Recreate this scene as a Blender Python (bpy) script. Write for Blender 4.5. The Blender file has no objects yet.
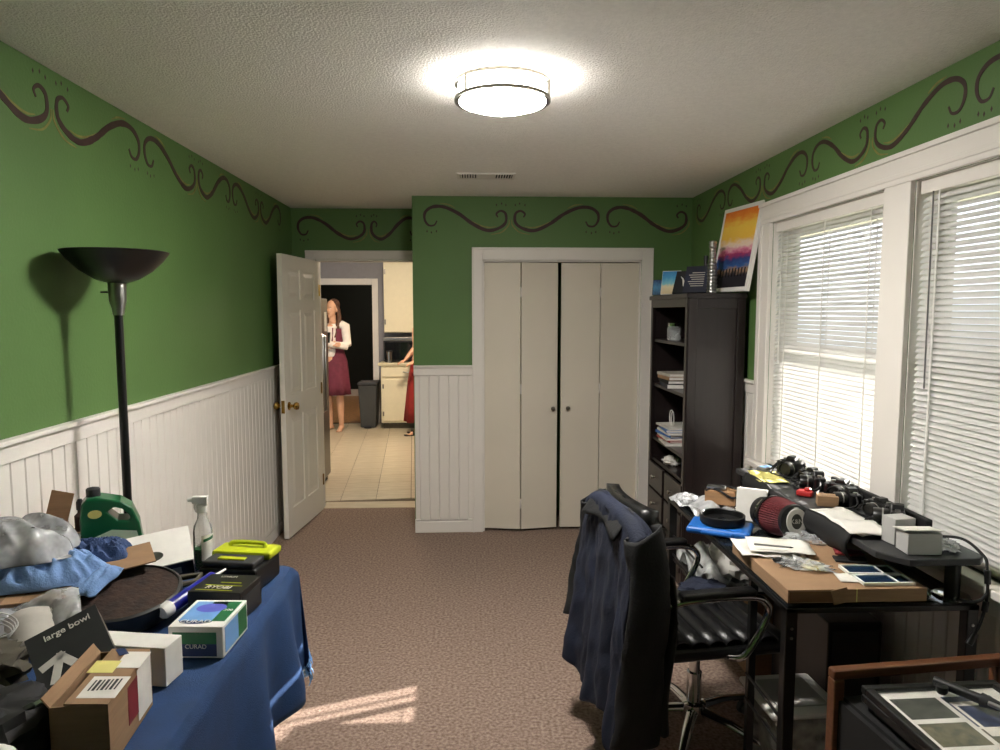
import bpy, bmesh, math, random
from mathutils import Vector, Matrix, Euler, noise
random.seed(7)
S = bpy.context.scene
C = S.collection
PI = math.pi
R = math.radians

# ---------------------------------------------------------------- camera
cam = bpy.data.objects.new('camera', bpy.data.cameras.new('camera'))
C.objects.link(cam)
cam.location = (0, 0, 1.622)
cam.rotation_euler = (PI/2 - 0.09, 0, -0.0414)
cam.data.sensor_width = 36
cam.data.lens = 25.2
cam.data.clip_start = 0.02
S.camera = cam

# ---------------------------------------------------------------- world, sun, exposure
def lin(c):
    if isinstance(c, str):
        c = tuple(int(c[i:i+2], 16) for i in (0, 2, 4))
    return tuple(((x/255)/12.92 if x/255 <= .04045 else ((x/255+.055)/1.055)**2.4) for x in c)

W = bpy.data.worlds.new('world')
S.world = W
W.use_nodes = True
WB = W.node_tree.nodes['Background']
WB.inputs['Color'].default_value = (0.82, 0.91, 1.0, 1)
WB.inputs['Strength'].default_value = 1.3
sun = bpy.data.objects.new('sun', bpy.data.lights.new('sun', 'SUN'))
C.objects.link(sun)
sd = Vector((-1, -0.37, -0.45)).normalized()
sun.rotation_euler = sd.to_track_quat('-Z', 'Y').to_euler()
sun.data.energy = 18
sun.data.angle = R(0.6)
sun.data.color = (1, .94, .86)
sun.location = (8, 5, 6)
VS = S.view_settings
VS.view_transform = 'Standard'
VS.look = 'None'
VS.gamma = 1
VS.exposure = 1.1
VS.use_curve_mapping = False

# ---------------------------------------------------------------- materials
MATS = {}
def mat(name, col, rough=.55, metal=0., var=.08, scale=18., bump=0., bscale=150., spec=.5, coat=0., sheen=0., emis=0., ecol=None, alpha=1., trans=0., col2=None, stretch=None, detail=3.):
    if name in MATS: return MATS[name]
    m = bpy.data.materials.new(name); m.use_nodes = True
    nt = m.node_tree; n = nt.nodes; l = nt.links
    b = n['Principled BSDF']
    c = lin(col)
    c2 = lin(col2) if col2 else tuple(min(1, x*(1+var)) for x in c)
    c1 = c if col2 else tuple(x*(1-var) for x in c)
    tc = n.new('ShaderNodeTexCoord'); mp = n.new('ShaderNodeMapping')
    l.new(tc.outputs['Object'], mp.inputs['Vector'])
    if stretch: mp.inputs['Scale'].default_value = stretch
    nz = n.new('ShaderNodeTexNoise'); nz.inputs['Scale'].default_value = scale; nz.inputs['Detail'].default_value = detail
    l.new(mp.outputs['Vector'], nz.inputs['Vector'])
    rp = n.new('ShaderNodeValToRGB')
    rp.color_ramp.elements[0].position = .3; rp.color_ramp.elements[1].position = .7
    rp.color_ramp.elements[0].color = (*c1, 1); rp.color_ramp.elements[1].color = (*c2, 1)
    l.new(nz.outputs['Fac'], rp.inputs['Fac'])
    l.new(rp.outputs['Color'], b.inputs['Base Color'])
    b.inputs['Roughness'].default_value = rough
    b.inputs['Metallic'].default_value = metal
    b.inputs['Specular IOR Level'].default_value = spec
    b.inputs['Coat Weight'].default_value = coat
    b.inputs['Sheen Weight'].default_value = sheen
    b.inputs['Alpha'].default_value = alpha
    b.inputs['Transmission Weight'].default_value = trans
    if emis:
        b.inputs['Emission Color'].default_value = (*lin(ecol or col), 1)
        b.inputs['Emission Strength'].default_value = emis
    if bump:
        n2 = n.new('ShaderNodeTexNoise'); n2.inputs['Scale'].default_value = bscale; n2.inputs['Detail'].default_value = 4
        l.new(mp.outputs['Vector'], n2.inputs['Vector'])
        bp = n.new('ShaderNodeBump'); bp.inputs['Strength'].default_value = bump; bp.inputs['Distance'].default_value = .01
        l.new(n2.outputs['Fac'], bp.inputs['Height']); l.new(bp.outputs['Normal'], b.inputs['Normal'])
    MATS[name] = m
    return m

def mat_film(name, tint, gloss=.35, rough=.12, tintamt=.35, bscale=40., bump=.6):
    """thin clear plastic or glass: see-through with sheen"""
    m = bpy.data.materials.new(name); m.use_nodes = True
    nt = m.node_tree; n = nt.nodes; l = nt.links
    n.clear()
    out = n.new('ShaderNodeOutputMaterial')
    tr = n.new('ShaderNodeBsdfTransparent'); tr.inputs[0].default_value = (1, 1, 1, 1)
    df = n.new('ShaderNodeBsdfDiffuse'); df.inputs[0].default_value = (*lin(tint), 1)
    gl = n.new('ShaderNodeBsdfGlossy'); gl.inputs['Roughness'].default_value = rough
    m1 = n.new('ShaderNodeMixShader'); m2 = n.new('ShaderNodeMixShader')
    tc = n.new('ShaderNodeTexCoord'); nz = n.new('ShaderNodeTexNoise'); nz.inputs['Scale'].default_value = bscale
    l.new(tc.outputs['Object'], nz.inputs['Vector'])
    mul = n.new('ShaderNodeMath'); mul.operation = 'MULTIPLY'; mul.inputs[1].default_value = tintamt*2
    l.new(nz.outputs['Fac'], mul.inputs[0]); l.new(mul.outputs[0], m1.inputs[0])
    l.new(tr.outputs[0], m1.inputs[1]); l.new(df.outputs[0], m1.inputs[2])
    fr = n.new('ShaderNodeLayerWeight'); fr.inputs['Blend'].default_value = gloss
    l.new(fr.outputs['Fresnel'], m2.inputs[0])
    l.new(m1.outputs[0], m2.inputs[1]); l.new(gl.outputs[0], m2.inputs[2])
    if bump:
        bp = n.new('ShaderNodeBump'); bp.inputs['Strength'].default_value = bump; bp.inputs['Distance'].default_value = .01
        l.new(nz.outputs['Fac'], bp.inputs['Height']); l.new(bp.outputs['Normal'], gl.inputs['Normal']); l.new(bp.outputs['Normal'], fr.inputs['Normal'])
    l.new(m2.outputs[0], out.inputs[0])
    MATS[name] = m
    return m

def mat_ramp(name, stops, axis='Z', noise_amt=.1, scale=8., rough=.6, nscale=(1, 1, 1)):
    """print: colour bands along one axis of the thing (0..1 generated), broken up by noise"""
    m = bpy.data.materials.new(name); m.use_nodes = True
    nt = m.node_tree; n = nt.nodes; l = nt.links; b = n['Principled BSDF']
    tc = n.new('ShaderNodeTexCoord'); sp = n.new('ShaderNodeSeparateXYZ')
    l.new(tc.outputs['Generated'], sp.inputs[0])
    mp = n.new('ShaderNodeMapping'); mp.inputs['Scale'].default_value = nscale
    l.new(tc.outputs['Generated'], mp.inputs['Vector'])
    nz = n.new('ShaderNodeTexNoise'); nz.inputs['Scale'].default_value = scale; nz.inputs['Detail'].default_value = 5
    l.new(mp.outputs['Vector'], nz.inputs['Vector'])
    sub = n.new('ShaderNodeMath'); sub.operation = 'SUBTRACT'; sub.inputs[1].default_value = .5
    mul = n.new('ShaderNodeMath'); mul.operation = 'MULTIPLY'; mul.inputs[1].default_value = noise_amt*2
    ad = n.new('ShaderNodeMath'); ad.operation = 'ADD'
    l.new(nz.outputs['Fac'], sub.inputs[0]); l.new(sub.outputs[0], mul.inputs[0])
    l.new(mul.outputs[0], ad.inputs[0]); l.new(sp.outputs[axis], ad.inputs[1])
    rp = n.new('ShaderNodeValToRGB'); e = rp.color_ramp.elements
    e[0].position = stops[0][0]; e[0].color = (*lin(stops[0][1]), 1)
    e[1].position = stops[-1][0]; e[1].color = (*lin(stops[-1][1]), 1)
    for p, c in stops[1:-1]:
        k = e.new(p); k.color = (*lin(c), 1)
    l.new(ad.outputs[0], rp.inputs['Fac']); l.new(rp.outputs['Color'], b.inputs['Base Color'])
    b.inputs['Roughness'].default_value = rough
    MATS[name] = m
    return m

def M(n): return MATS[n]
mat('green_wall', '567740', .6, var=.05, scale=2.5, bump=.12, bscale=90)
mat('ceiling', 'f2efea', .9, var=.04, scale=60, bump=.55, bscale=130)
mat('carpet', 'ad988a', .95, col2='745f54', scale=75, bump=.8, bscale=260, spec=.1, detail=6)
mat('trim', 'e4dfd8', .45, var=.02, scale=4)
mat('beadboard', 'e4dfd8', .5, var=.025, scale=3)
mat('groove', 'a59f96', .7)
mat('door_white', 'e6e1d6', .42, var=.02, scale=3)
mat('closet_door', 'd8d0c0', .45, var=.03, scale=2)
mat('paint_dark', '3a2220', .6, var=.2, scale=30)
mat('paint_gold', '7f7a3e', .6, var=.2, scale=30)
mat('dark_wood', '1f1717', .32, var=.25, scale=6, stretch=(8, 8, .6), coat=.15)
mat('brass', 'b08d45', .25, metal=1)
mat('chrome', 'd2d2d2', .08, metal=1, var=.02)
mat('steel', 'a9a9a6', .28, metal=1, var=.05)
mat('nickel', '8b867c', .3, metal=1, var=.05)
mat('black_metal', '0d0d0d', .35, var=.1)
mat('black_plastic', '0f0f10', .4, var=.15)
mat('black_matte', '0a0a0b', .75, var=.2)
mat('charcoal', '2c2c2e', .55, var=.1)
mat('grey_plastic', '6c6c6b', .45)
mat('leather', '0e0e0f', .33, var=.15, bump=.15, bscale=220)
mat('white_plastic', 'e3e1dc', .35, var=.02)
mat('paper', 'dcd9d2', .8, var=.04, scale=25)
mat('paper_grey', 'b9b4ab', .8, var=.08, scale=25)
mat('cardboard', '957658', .85, var=.1, scale=9, stretch=(1, 1, 12))
mat('cardboard_dark', '6d4f33', .9, var=.15, scale=9)
mat('kraft', '7d6248', .9, var=.18, scale=14)
mat('blue_cloth', '113560', .8, var=.18, scale=12, bump=.25, bscale=300)
mat('blue_shirt', '6f8fbd', .9, var=.12, scale=14, bump=.3, bscale=120)
mat('denim', '33486f', .9, var=.2, scale=20, bump=.3, bscale=200)
mat('jacket_navy', '0b152b', .85, var=.25, scale=7, bump=.2, bscale=120)
mat('jacket_black', '090a0c', .8, var=.25, scale=7, bump=.2, bscale=120)
mat('jug_green', '085631', .3, var=.06)
mat('jug_label', 'cfe0c4', .5, var=.1)
mat('liquid_green', '0a5a28', .2)
mat('rust', '3a261c', .8, col2='1d1411', scale=22, bump=.4, bscale=70)
mat('iron', '17191a', .45, var=.2, scale=30)
mat('yellow_green', 'b4be1c', .45, var=.06)
mat('tube_blue', '171a86', .35, var=.05)
mat('print_blue', '6d9fd6', .4, var=.1)
mat('print_green', '1a6a3c', .4, var=.15)
mat('print_violet', '5a5fc4', .4, var=.15)
mat('print_navy', '22305c', .45)
mat('label_yellow', 'd8cf7a', .6)
mat('label_white', 'dedad2', .6)
mat('olive', '4b463a', .85, var=.2)
mat('red', 'b02a2a', .4, var=.1)
mat('red_dark', '7a1c22', .6)
mat('grey_box', 'b6b5b2', .55, var=.03)
mat('dark_glass', '15181b', .06, var=.05, coat=.5)
mat('wood_frame', '66402a', .35, var=.25, scale=8, stretch=(1, 10, 10), coat=.3)
mat('wood_light', '9a7552', .5, var=.2, scale=8, stretch=(1, 8, 8))
mat('photo_grey', '57584f', .35, col2='22261f', scale=38, detail=7)
mat('photo_blue', '4a5678', .3, col2='20263a', scale=38, detail=7)
mat('photo_tan', '756e54', .35, col2='34352a', scale=38, detail=7)
mat('blue_tray', '1f63b4', .4, var=.06)
mat('filter_red', '5c2226', .6, var=.25, scale=40)
mat('green_bits', '2e6b2c', .5, var=.3)
mat('gold_bits', 'c09a4a', .35, metal=.6)
mat('card_yellow', 'e0d27a', .6, var=.1)
mat('navy_glass', '1f3550', .15, var=.2, coat=.3)
mat('kitchen_grey', '8e8c90', .65, var=.04)
mat('kitchen_wall', 'b9b4a8', .65, var=.04)
mat('cabinet_cream', 'e8dfc0', .45, var=.02)
mat('counter', 'cdc4a4', .35, var=.06, scale=60)
mat('tile', 'cfc4ab', .3, col2='b3a68d', scale=5, stretch=(1, 4, 1), detail=6)
mat('grout', '5e5141', .9)
mat('hall_wood', 'b8895a', .4, var=.15, scale=5, stretch=(8, 1, 1))
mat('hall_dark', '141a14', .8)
mat('fridge', '3a3331', .3, var=.08)
mat('trash_grey', '3f403e', .5, var=.06)
mat('skin', 'd9a887', .55, var=.05)
mat('hair', '5b3b26', .6, var=.3, scale=40, stretch=(6, 6, 1))
mat('cardigan', 'e8e0d8', .85, var=.06)
mat('maroon', '6c2a3c', .8, var=.15)
mat('dress_red', '8e221f', .75, var=.12)
mat('outside_ground', '8f917c', .9, var=.2, scale=2)
mat('roof_blocker', 'b4b0a8', .8, var=.05)
mat('sash', 'd6d4ce', .4, var=.02)
mat('lamp_cover', 'fff6e6', .4, emis=118.0, ecol='fffaf3')
mat('lamp_drum', 'fff6e6', .4, emis=17.0, ecol='fffaf3')
mat('kitchen_lamp', 'fff0d0', .4, emis=62.0, ecol='ffead0')
mat_film('glass', 'eef4f2', gloss=.06, rough=.02, tintamt=.015, bump=0)
mat_film('desk_glass', '3a4044', gloss=.22, rough=.03, tintamt=.22, bscale=3, bump=0)
mat_film('clear_plastic', 'e6e8ea', gloss=.28, rough=.15, tintamt=.36, bscale=24, bump=.3)
mat_film('bag_grey', 'c6c8ca', gloss=.3, rough=.2, tintamt=.55, bscale=22)
mat_film('bottle_clear', 'e8eceb', gloss=.15, rough=.12, tintamt=.26, bscale=10, bump=0)
mat_film('bin_clear', 'cfd2d0', gloss=.2, rough=.2, tintamt=.5, bscale=18)
# window blind slat: white vinyl that lets some light through
def slat_material():
    m = bpy.data.materials.new('slat'); m.use_nodes = True
    nt = m.node_tree; n = nt.nodes; l = nt.links; n.clear()
    out = n.new('ShaderNodeOutputMaterial'); mx = n.new('ShaderNodeMixShader'); mx.inputs[0].default_value = .05
    tc = n.new('ShaderNodeTexCoord'); nz = n.new('ShaderNodeTexNoise'); nz.inputs['Scale'].default_value = 6
    rp = n.new('ShaderNodeValToRGB'); rp.color_ramp.elements[0].color = (.60, .59, .57, 1); rp.color_ramp.elements[1].color = (.66, .65, .63, 1)
    l.new(tc.outputs['Object'], nz.inputs['Vector']); l.new(nz.outputs['Fac'], rp.inputs['Fac'])
    p = n.new('ShaderNodeBsdfPrincipled'); p.inputs['Roughness'].default_value = .4
    t = n.new('ShaderNodeBsdfTranslucent'); t.inputs[0].default_value = (.85, .86, .84, 1)
    l.new(rp.outputs['Color'], p.inputs['Base Color'])
    l.new(p.outputs[0], mx.inputs[1]); l.new(t.outputs[0], mx.inputs[2]); l.new(mx.outputs[0], out.inputs[0])
    MATS['slat'] = m
slat_material()
mat_ramp('sunset_print', [(0, '17151c'), (.16, '1d1a26'), (.22, '9a7a5e'), (.27, '2a5c9a'), (.36, '243a78'), (.42, 'a0265a'), (.48, 'd884a0'), (.54, 'e8d2c4'), (.64, 'efc04a'), (.8, 'f0c850'), (.92, 'ee8a2e'), (1, 'e67a28')], 'Z', .09, 6, .55, (1, 1, 3))
mat_ramp('beach_print', [(0, 'c9b690'), (.35, 'd8cca8'), (.45, '7fc0cc'), (.7, '3f96c4'), (1, '2a78b4')], 'Z', .12, 5)
mat_ramp('sea_print', [(0, '27486a'), (.5, '4a88b0'), (1, '1d3a66')], 'Z', .25, 7)
mat_ramp('bird_print', [(0, '15161a'), (.42, '202028'), (.5, 'c8c0b4'), (.56, '2a2830'), (1, '101014')], 'X', .18, 9)
mat_ramp('book_print', [(0, '0c1224'), (.5, '121c36'), (1, '0b1020')], 'Z', .1, 9)

# ---------------------------------------------------------------- mesh helpers
def rotm(r):
    if r is None: return Matrix.Identity(3)
    if isinstance(r, Matrix): return r.to_3x3()
    return Euler(r).to_matrix()

class MB:
    def __init__(s): s.v = []; s.f = []; s.m = []
    def add(s, vs, fs, mi=0):
        o = len(s.v); s.v += [tuple(v) for v in vs]
        for f in fs: s.f.append(tuple(i+o for i in f)); s.m.append(mi)
        return s
    def box(s, c, sz, rot=None, mi=0):
        r = rotm(rot); c = Vector(c); h = Vector(sz)/2
        vs = [c + r @ Vector((h.x*a, h.y*b, h.z*d)) for a in (-1, 1) for b in (-1, 1) for d in (-1, 1)]
        return s.add(vs, [(0,1,3,2),(4,6,7,5),(0,4,5,1),(2,3,7,6),(0,2,6,4),(1,5,7,3)], mi)
    def bb(s, x0, x1, y0, y1, z0, z1, mi=0):
        return s.box(((x0+x1)/2, (y0+y1)/2, (z0+z1)/2), (abs(x1-x0), abs(y1-y0), abs(z1-z0)), None, mi)
    def cyl(s, p0, p1, r0, r1=None, n=16, mi=0):
        return s.tube([p0, p1], [r0, r0 if r1 is None else r1], n, mi=mi)
    def tube(s, pts, r, n=8, closed=False, mi=0, flat=1.0):
        pts = [Vector(p) for p in pts]; k = len(pts)
        rr = r if isinstance(r, (list, tuple)) else [r]*k
        vs = []; up = None
        for i, p in enumerate(pts):
            a = pts[(i-1) % k] if (closed or i > 0) else p
            b = pts[(i+1) % k] if (closed or i < k-1) else p
            t = (b-a).normalized() if (b-a).length > 1e-9 else Vector((0, 0, 1))
            if up is None:
                up = Vector((0, 0, 1)) if abs(t.z) < .9 else Vector((1, 0, 0))
            x = t.cross(up)
            if x.length < 1e-6: x = t.orthogonal()
            x.normalize(); y = x.cross(t).normalized(); up = y
            for j in range(n):
                an = 2*PI*j/n
                vs.append(p + (x*math.cos(an) + y*math.sin(an)*flat)*rr[i])
        fs = []
        for i in range(k if closed else k-1):
            for j in range(n):
                a = i*n+j; b = i*n+(j+1) % n; c = ((i+1) % k)*n+(j+1) % n; d = ((i+1) % k)*n+j
                fs.append((a, b, c, d))
        if not closed:
            fs.append(tuple(range(n-1, -1, -1))); fs.append(tuple((k-1)*n+j for j in range(n)))
        return s.add(vs, fs, mi)
    def lathe(s, prof, c=(0, 0, 0), n=24, rot=None, mi=0, sx=1., sy=1.):
        r = rotm(rot); c = Vector(c); vs = []; fs = []; k = len(prof)
        for (rad, z) in prof:
            for j in range(n):
                a = 2*PI*j/n
                vs.append(c + r @ Vector((rad*math.cos(a)*sx, rad*math.sin(a)*sy, z)))
        for i in range(k-1):
            for j in range(n):
                fs.append((i*n+j, i*n+(j+1) % n, (i+1)*n+(j+1) % n, (i+1)*n+j))
        if prof[0][0] > 1e-6: fs.append(tuple(range(n-1, -1, -1)))
        if prof[-1][0] > 1e-6: fs.append(tuple((k-1)*n+j for j in range(n)))
        return s.add(vs, fs, mi)
    def prism(s, poly, z0, z1, c=(0, 0, 0), rot=None, mi=0):
        r = rotm(rot); c = Vector(c); k = len(poly)
        vs = [c + r @ Vector((x, y, z0)) for x, y in poly] + [c + r @ Vector((x, y, z1)) for x, y in poly]
        fs = [tuple(range(k-1, -1, -1)), tuple(range(k, 2*k))] + [(i, (i+1) % k, k+(i+1) % k, k+i) for i in range(k)]
        return s.add(vs, fs, mi)
    def grid(s, fn, nu, nv, mi=0, wrap=False):
        vs = [fn(i/(nu-1) if not wrap else i/nu, j/(nv-1)) for i in range(nu) for j in range(nv)]
        fs = []
        for i in range(nu if wrap else nu-1):
            for j in range(nv-1):
                a = i*nv+j; b = ((i+1) % nu)*nv+j
                fs.append((a, b, b+1, a+1))
        return s.add(vs, fs, mi)
    def ell(s, c, r, n=16, m=10, rot=None, mi=0):
        rm = rotm(rot); c = Vector(c); vs = [c + rm @ Vector((0, 0, -r[2]))]
        for i in range(1, m):
            t = PI*i/m - PI/2
            for j in range(n):
                a = 2*PI*j/n
                vs.append(c + rm @ Vector((r[0]*math.cos(t)*math.cos(a), r[1]*math.cos(t)*math.sin(a), r[2]*math.sin(t))))
        vs.append(c + rm @ Vector((0, 0, r[2]))); fs = []
        for j in range(n):
            fs.append((0, 1+(j+1) % n, 1+j)); fs.append((len(vs)-1, 1+(m-2)*n+j, 1+(m-2)*n+(j+1) % n))
        for i in range(m-2):
            for j in range(n):
                fs.append((1+i*n+j, 1+i*n+(j+1) % n, 1+(i+1)*n+(j+1) % n, 1+(i+1)*n+j))
        return s.add(vs, fs, mi)
    def mesh(s, name, mats, smooth=False, ang=40):
        me = bpy.data.meshes.new(name); me.from_pydata(s.v, [], s.f)
        ml = mats if isinstance(mats, (list, tuple)) else [mats]
        for k in ml: me.materials.append(M(k))
        if len(ml) > 1: me.polygons.foreach_set('material_index', s.m)
        bm = bmesh.new(); bm.from_mesh(me); bmesh.ops.recalc_face_normals(bm, faces=bm.faces); bm.to_mesh(me); bm.free()
        if smooth:
            me.polygons.foreach_set('use_smooth', [True]*len(me.polygons)); me.set_sharp_from_angle(angle=R(ang))
        me.update()
        return me
    def build(s, name, mats, parent=None, smooth=False, bevel=0, seg=2, solid=0, sub=0):
        o = bpy.data.objects.new(name, s.mesh(name, mats, smooth)); C.objects.link(o)
        o.parent = parent
        if solid:
            k = o.modifiers.new('solid', 'SOLIDIFY'); k.thickness = solid; k.offset = 0
        if bevel:
            k = o.modifiers.new('bevel', 'BEVEL'); k.width = bevel; k.segments = seg; k.limit_method = 'ANGLE'; k.angle_limit = R(40)
        if sub:
            k = o.modifiers.new('sub', 'SUBSURF'); k.levels = sub; k.render_levels = sub
        return o

def thing(name, label, cat, loc=(0, 0, 0), rot=(0, 0, 0), group=None, kind=None):
    o = bpy.data.objects.new(name, None); C.objects.link(o)
    o.empty_display_size = .05
    o.location = loc
    o.rotation_euler = rot if isinstance(rot, tuple) else (0, 0, rot)
    return tag(o, label, cat, group, kind)
def tag(o, label, cat, group=None, kind=None, loc=None, rot=None):
    o['label'] = label; o['category'] = cat
    if group: o['group'] = group
    if kind: o['kind'] = kind
    if loc: o.location = loc
    if rot is not None: o.rotation_euler = rot if isinstance(rot, tuple) else (0, 0, rot)
    return o
def struct(o, label=None):
    o['kind'] = 'structure'
    if label: o['label'] = label
    return o
def dup(root, loc=None, rot=None, label=None):
    r = root.copy(); C.objects.link(r)
    if loc: r.location = loc
    if rot is not None: r.rotation_euler = rot if isinstance(rot, tuple) else (0, 0, rot)
    if label: r['label'] = label
    for ch in list(root.children):
        c = ch.copy(); C.objects.link(c); c.parent = r
        for g in ch.children:
            d = g.copy(); C.objects.link(d); d.parent = c
    return r
def share(o, name, loc, parent, rot=None):
    c = bpy.data.objects.new(name, o if isinstance(o, bpy.types.Mesh) else o.data); C.objects.link(c); c.location = loc; c.parent = parent
    if rot is not None: c.rotation_euler = rot
    return c
def text(body, size, m, parent, loc, rot=(0, 0, 0), name='lettering', align='CENTER', shear=0., ext=.0004, bold=0.):
    cu = bpy.data.curves.new(name, 'FONT'); cu.body = body; cu.size = size; cu.extrude = ext; cu.align_x = align; cu.align_y = 'CENTER'; cu.shear = shear; cu.offset = bold
    t = bpy.data.objects.new(name, cu); C.objects.link(t)
    me = bpy.data.meshes.new_from_object(t.evaluated_get(bpy.context.evaluated_depsgraph_get()))
    bpy.data.objects.remove(t); bpy.data.curves.remove(cu)
    me.materials.clear(); me.materials.append(M(m))
    o = bpy.data.objects.new(name, me); C.objects.link(o); o.parent = parent; o.location = loc; o.rotation_euler = rot
    return o
def remesh(mb, vox=.008, smooth=4):
    me = bpy.data.meshes.new('tmp'); me.from_pydata(mb.v, [], mb.f)
    bm = bmesh.new(); bm.from_mesh(me); bmesh.ops.recalc_face_normals(bm, faces=bm.faces); bm.to_mesh(me); bm.free()
    t = bpy.data.objects.new('tmp', me); C.objects.link(t)
    k = t.modifiers.new('r', 'REMESH'); k.mode = 'VOXEL'; k.voxel_size = vox; k.use_smooth_shade = True
    k = t.modifiers.new('s', 'SMOOTH'); k.factor = .5; k.iterations = smooth
    out = bpy.data.meshes.new_from_object(t.evaluated_get(bpy.context.evaluated_depsgraph_get()))
    bpy.data.objects.remove(t); bpy.data.meshes.remove(me)
    return out
def meshobj(me, name, m, parent=None):
    me.name = name; me.materials.clear(); me.materials.append(M(m))
    o = bpy.data.objects.new(name, me); C.objects.link(o); o.parent = parent
    return o
def catmull(pts, k=10):
    P = [Vector(p) for p in pts]; P = [P[0]*2-P[1]] + P + [P[-1]*2-P[-2]]; out = []
    for i in range(1, len(P)-2):
        a, b, c, d = P[i-1:i+3]
        for j in range(k):
            t = j/k
            out.append(.5*((2*b) + (c-a)*t + (2*a-5*b+4*c-d)*t*t + (3*b-a-3*c+d)*t**3))
    out.append(P[-2]); return out
def nz(x, y, z=0.): return noise.noise(Vector((x, y, z)))
def blob(rx, ry, rz, seed=0, amp=.35, fr=3., n=28, m=16, flat=True):
    """crumpled sack shape resting on z=0"""
    b = MB(); b.ell((0, 0, 0), (1, 1, 1), n, m)
    out = []
    for v in b.v:
        p = Vector(v); d = 1 + amp*(abs(nz(p.x*fr+seed, p.y*fr, p.z*fr))*2-.6) + amp*.4*nz(p.x*fr*2.7, p.y*fr*2.7+seed, p.z*fr*2.7)
        q = Vector((p.x*rx*d, p.y*ry*d, p.z*rz*d))
        z = q.z + rz*.8
        if flat and z < 0: z = z*.02
        out.append((q.x, q.y, max(z, 0)))
    b.v = out
    return b
def drape(w, d, h, seed, nu=34, nv=28, fr=5., fold=.5):
    """heap of cloth: an irregular sheet with ridged folds, hem lying on z=0"""
    def fn(u, v):
        x = u*2-1; y = v*2-1
        e = max(0, 1-(abs(x)**3+abs(y)**3))
        wob = 1 + .22*nz(seed, 2*math.atan2(y, x), .3)
        f = 1-abs(nz(x*fr*.5+seed, y*fr*.35+x*1.2, seed))*2
        z = h*(e**.6)*(.55+fold*.45*f) + .004
        return (x*w/2*wob, y*d/2*wob, z)
    return MB().grid(fn, nu, nv)

# ================================================================ SETTING
XL, XR, YF, H = -1.42, 1.60, 5.07, 2.44
YD = 5.70      # wall with the kitchen door
YB = -1.2      # wall behind the photographer
XA = -0.415    # side of the closet block
RAIL = 1.233

struct(MB().bb(XL-.1, XR+.12, YB-.1, YD+.06, -.1, 0).build('floor', 'carpet'), 'brown speckled carpet floor')
struct(MB().bb(XL-.1, XR+.14, YB-.1, YD+.12, H, H+.1).build('ceiling', 'ceiling'), 'white popcorn textured ceiling')
wl = struct(MB().bb(XL-.1, XL, YB-.1, YD+.12, 0, H).build('wall_left', 'green_wall'), 'green wall with white beadboard behind the floor lamp')
wb = struct(MB().bb(XL, XR, YB-.1, YB, 0, H).build('wall_back', 'green_wall'), 'green wall behind the viewer')
# closet block with an opening
OX0, OX1, OZ = .085, 1.235, 1.992
b = MB()
b.bb(XA, OX0, YF, YF+.1, 0, H); b.bb(OX1, XR, YF, YF+.1, 0, H); b.bb(OX0, OX1, YF, YF+.1, OZ, H)
b.bb(XA, XA+.1, YF+.1, YD, 0, H); b.bb(XA+.1, XR, YD-.1, YD, 0, H)
wf = struct(b.build('wall_front', 'green_wall'), 'green closet wall facing the viewer')
# door wall
DX0, DX1, DZ = -1.24, -.43, 2.04
b = MB()
b.bb(XL, DX0, YD, YD+.12, 0, H); b.bb(DX1, XR+.12, YD, YD+.12, 0, H); b.bb(DX0, DX1, YD, YD+.12, DZ, H)
wd = struct(b.build('wall_door', 'green_wall'), 'dark green wall above the open kitchen doorway')
# right wall with two window openings
WINS = [(2.665, 3.69), (1.46, 2.50)]
WZ0, WZ1 = .80, 2.09
b = MB()
b.bb(XR, XR+.14, YB-.1, 1.46, 0, H); b.bb(XR, XR+.14, 2.50, 2.665, 0, H); b.bb(XR, XR+.14, 3.69, YD+.12, 0, H)
for (a, c) in WINS:
    b.bb(XR, XR+.14, a, c, 0, WZ0); b.bb(XR, XR+.14, a, c, WZ1, H)
wr = struct(b.build('wall_right', 'green_wall'), 'green window wall on the right')

# ---- beadboard, board by board, with cap rail and baseboard
def board_mesh(w, h, nm):
    g = .0045; t = .012
    prof = [(-w/2, 0), (-w/2, .004), (-w/2+g, t), (w/2-g, t), (w/2, .004), (w/2, 0)]
    return MB().prism(prof, 0, h).mesh(nm, 'beadboard')
BW = .0715
bm_full = board_mesh(BW, RAIL-.105, 'beadboard')
def boards(wall, p0, direction, length, normal, me=bm_full, z0=.085):
    """boards along a wall: p0 start corner, direction unit, normal into the room"""
    d = Vector(direction); nrm = Vector(normal); k = int(length/BW)
    off = (length-k*BW)/2
    e = Vector(p0)+d*length; pb_ = MB(); pb_.bb(min(p0[0], e.x, e.x+nrm.x*.003), max(p0[0], e.x, e.x+nrm.x*.003), min(p0[1], e.y, e.y+nrm.y*.003), max(p0[1], e.y, e.y+nrm.y*.003), z0, z0+(RAIL-.105 if me is bm_full else .62)); pb_.build('board_backing', 'beadboard', wall)
    rz = math.atan2(d.y, d.x)
    for i in range(k):
        p = Vector(p0)+d*(off+(i+.5)*BW)
        share(me, 'beadboard', (p.x, p.y, z0), wall, (0, 0, rz))
def railbase(wall, x0, x1, y0, y1, nx, ny, base=True):
    a = MB(); 
    def bar(t, z0, z1, m):
        m.bb(x0+min(0, nx*t), x1+max(0, nx*t), y0+min(0, ny*t), y1+max(0, ny*t), z0, z1)
    bar(.020, RAIL-.07, RAIL-.012, a); bar(.034, RAIL-.012, RAIL+.004, a)
    a.build('cap_rail', 'trim', wall, bevel=.003)
    if base:
        m = MB(); bar(.018, 0, .085, m); bar(.012, .085, .10, m)
        m.build('baseboard', 'trim', wall, bevel=.003)
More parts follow.
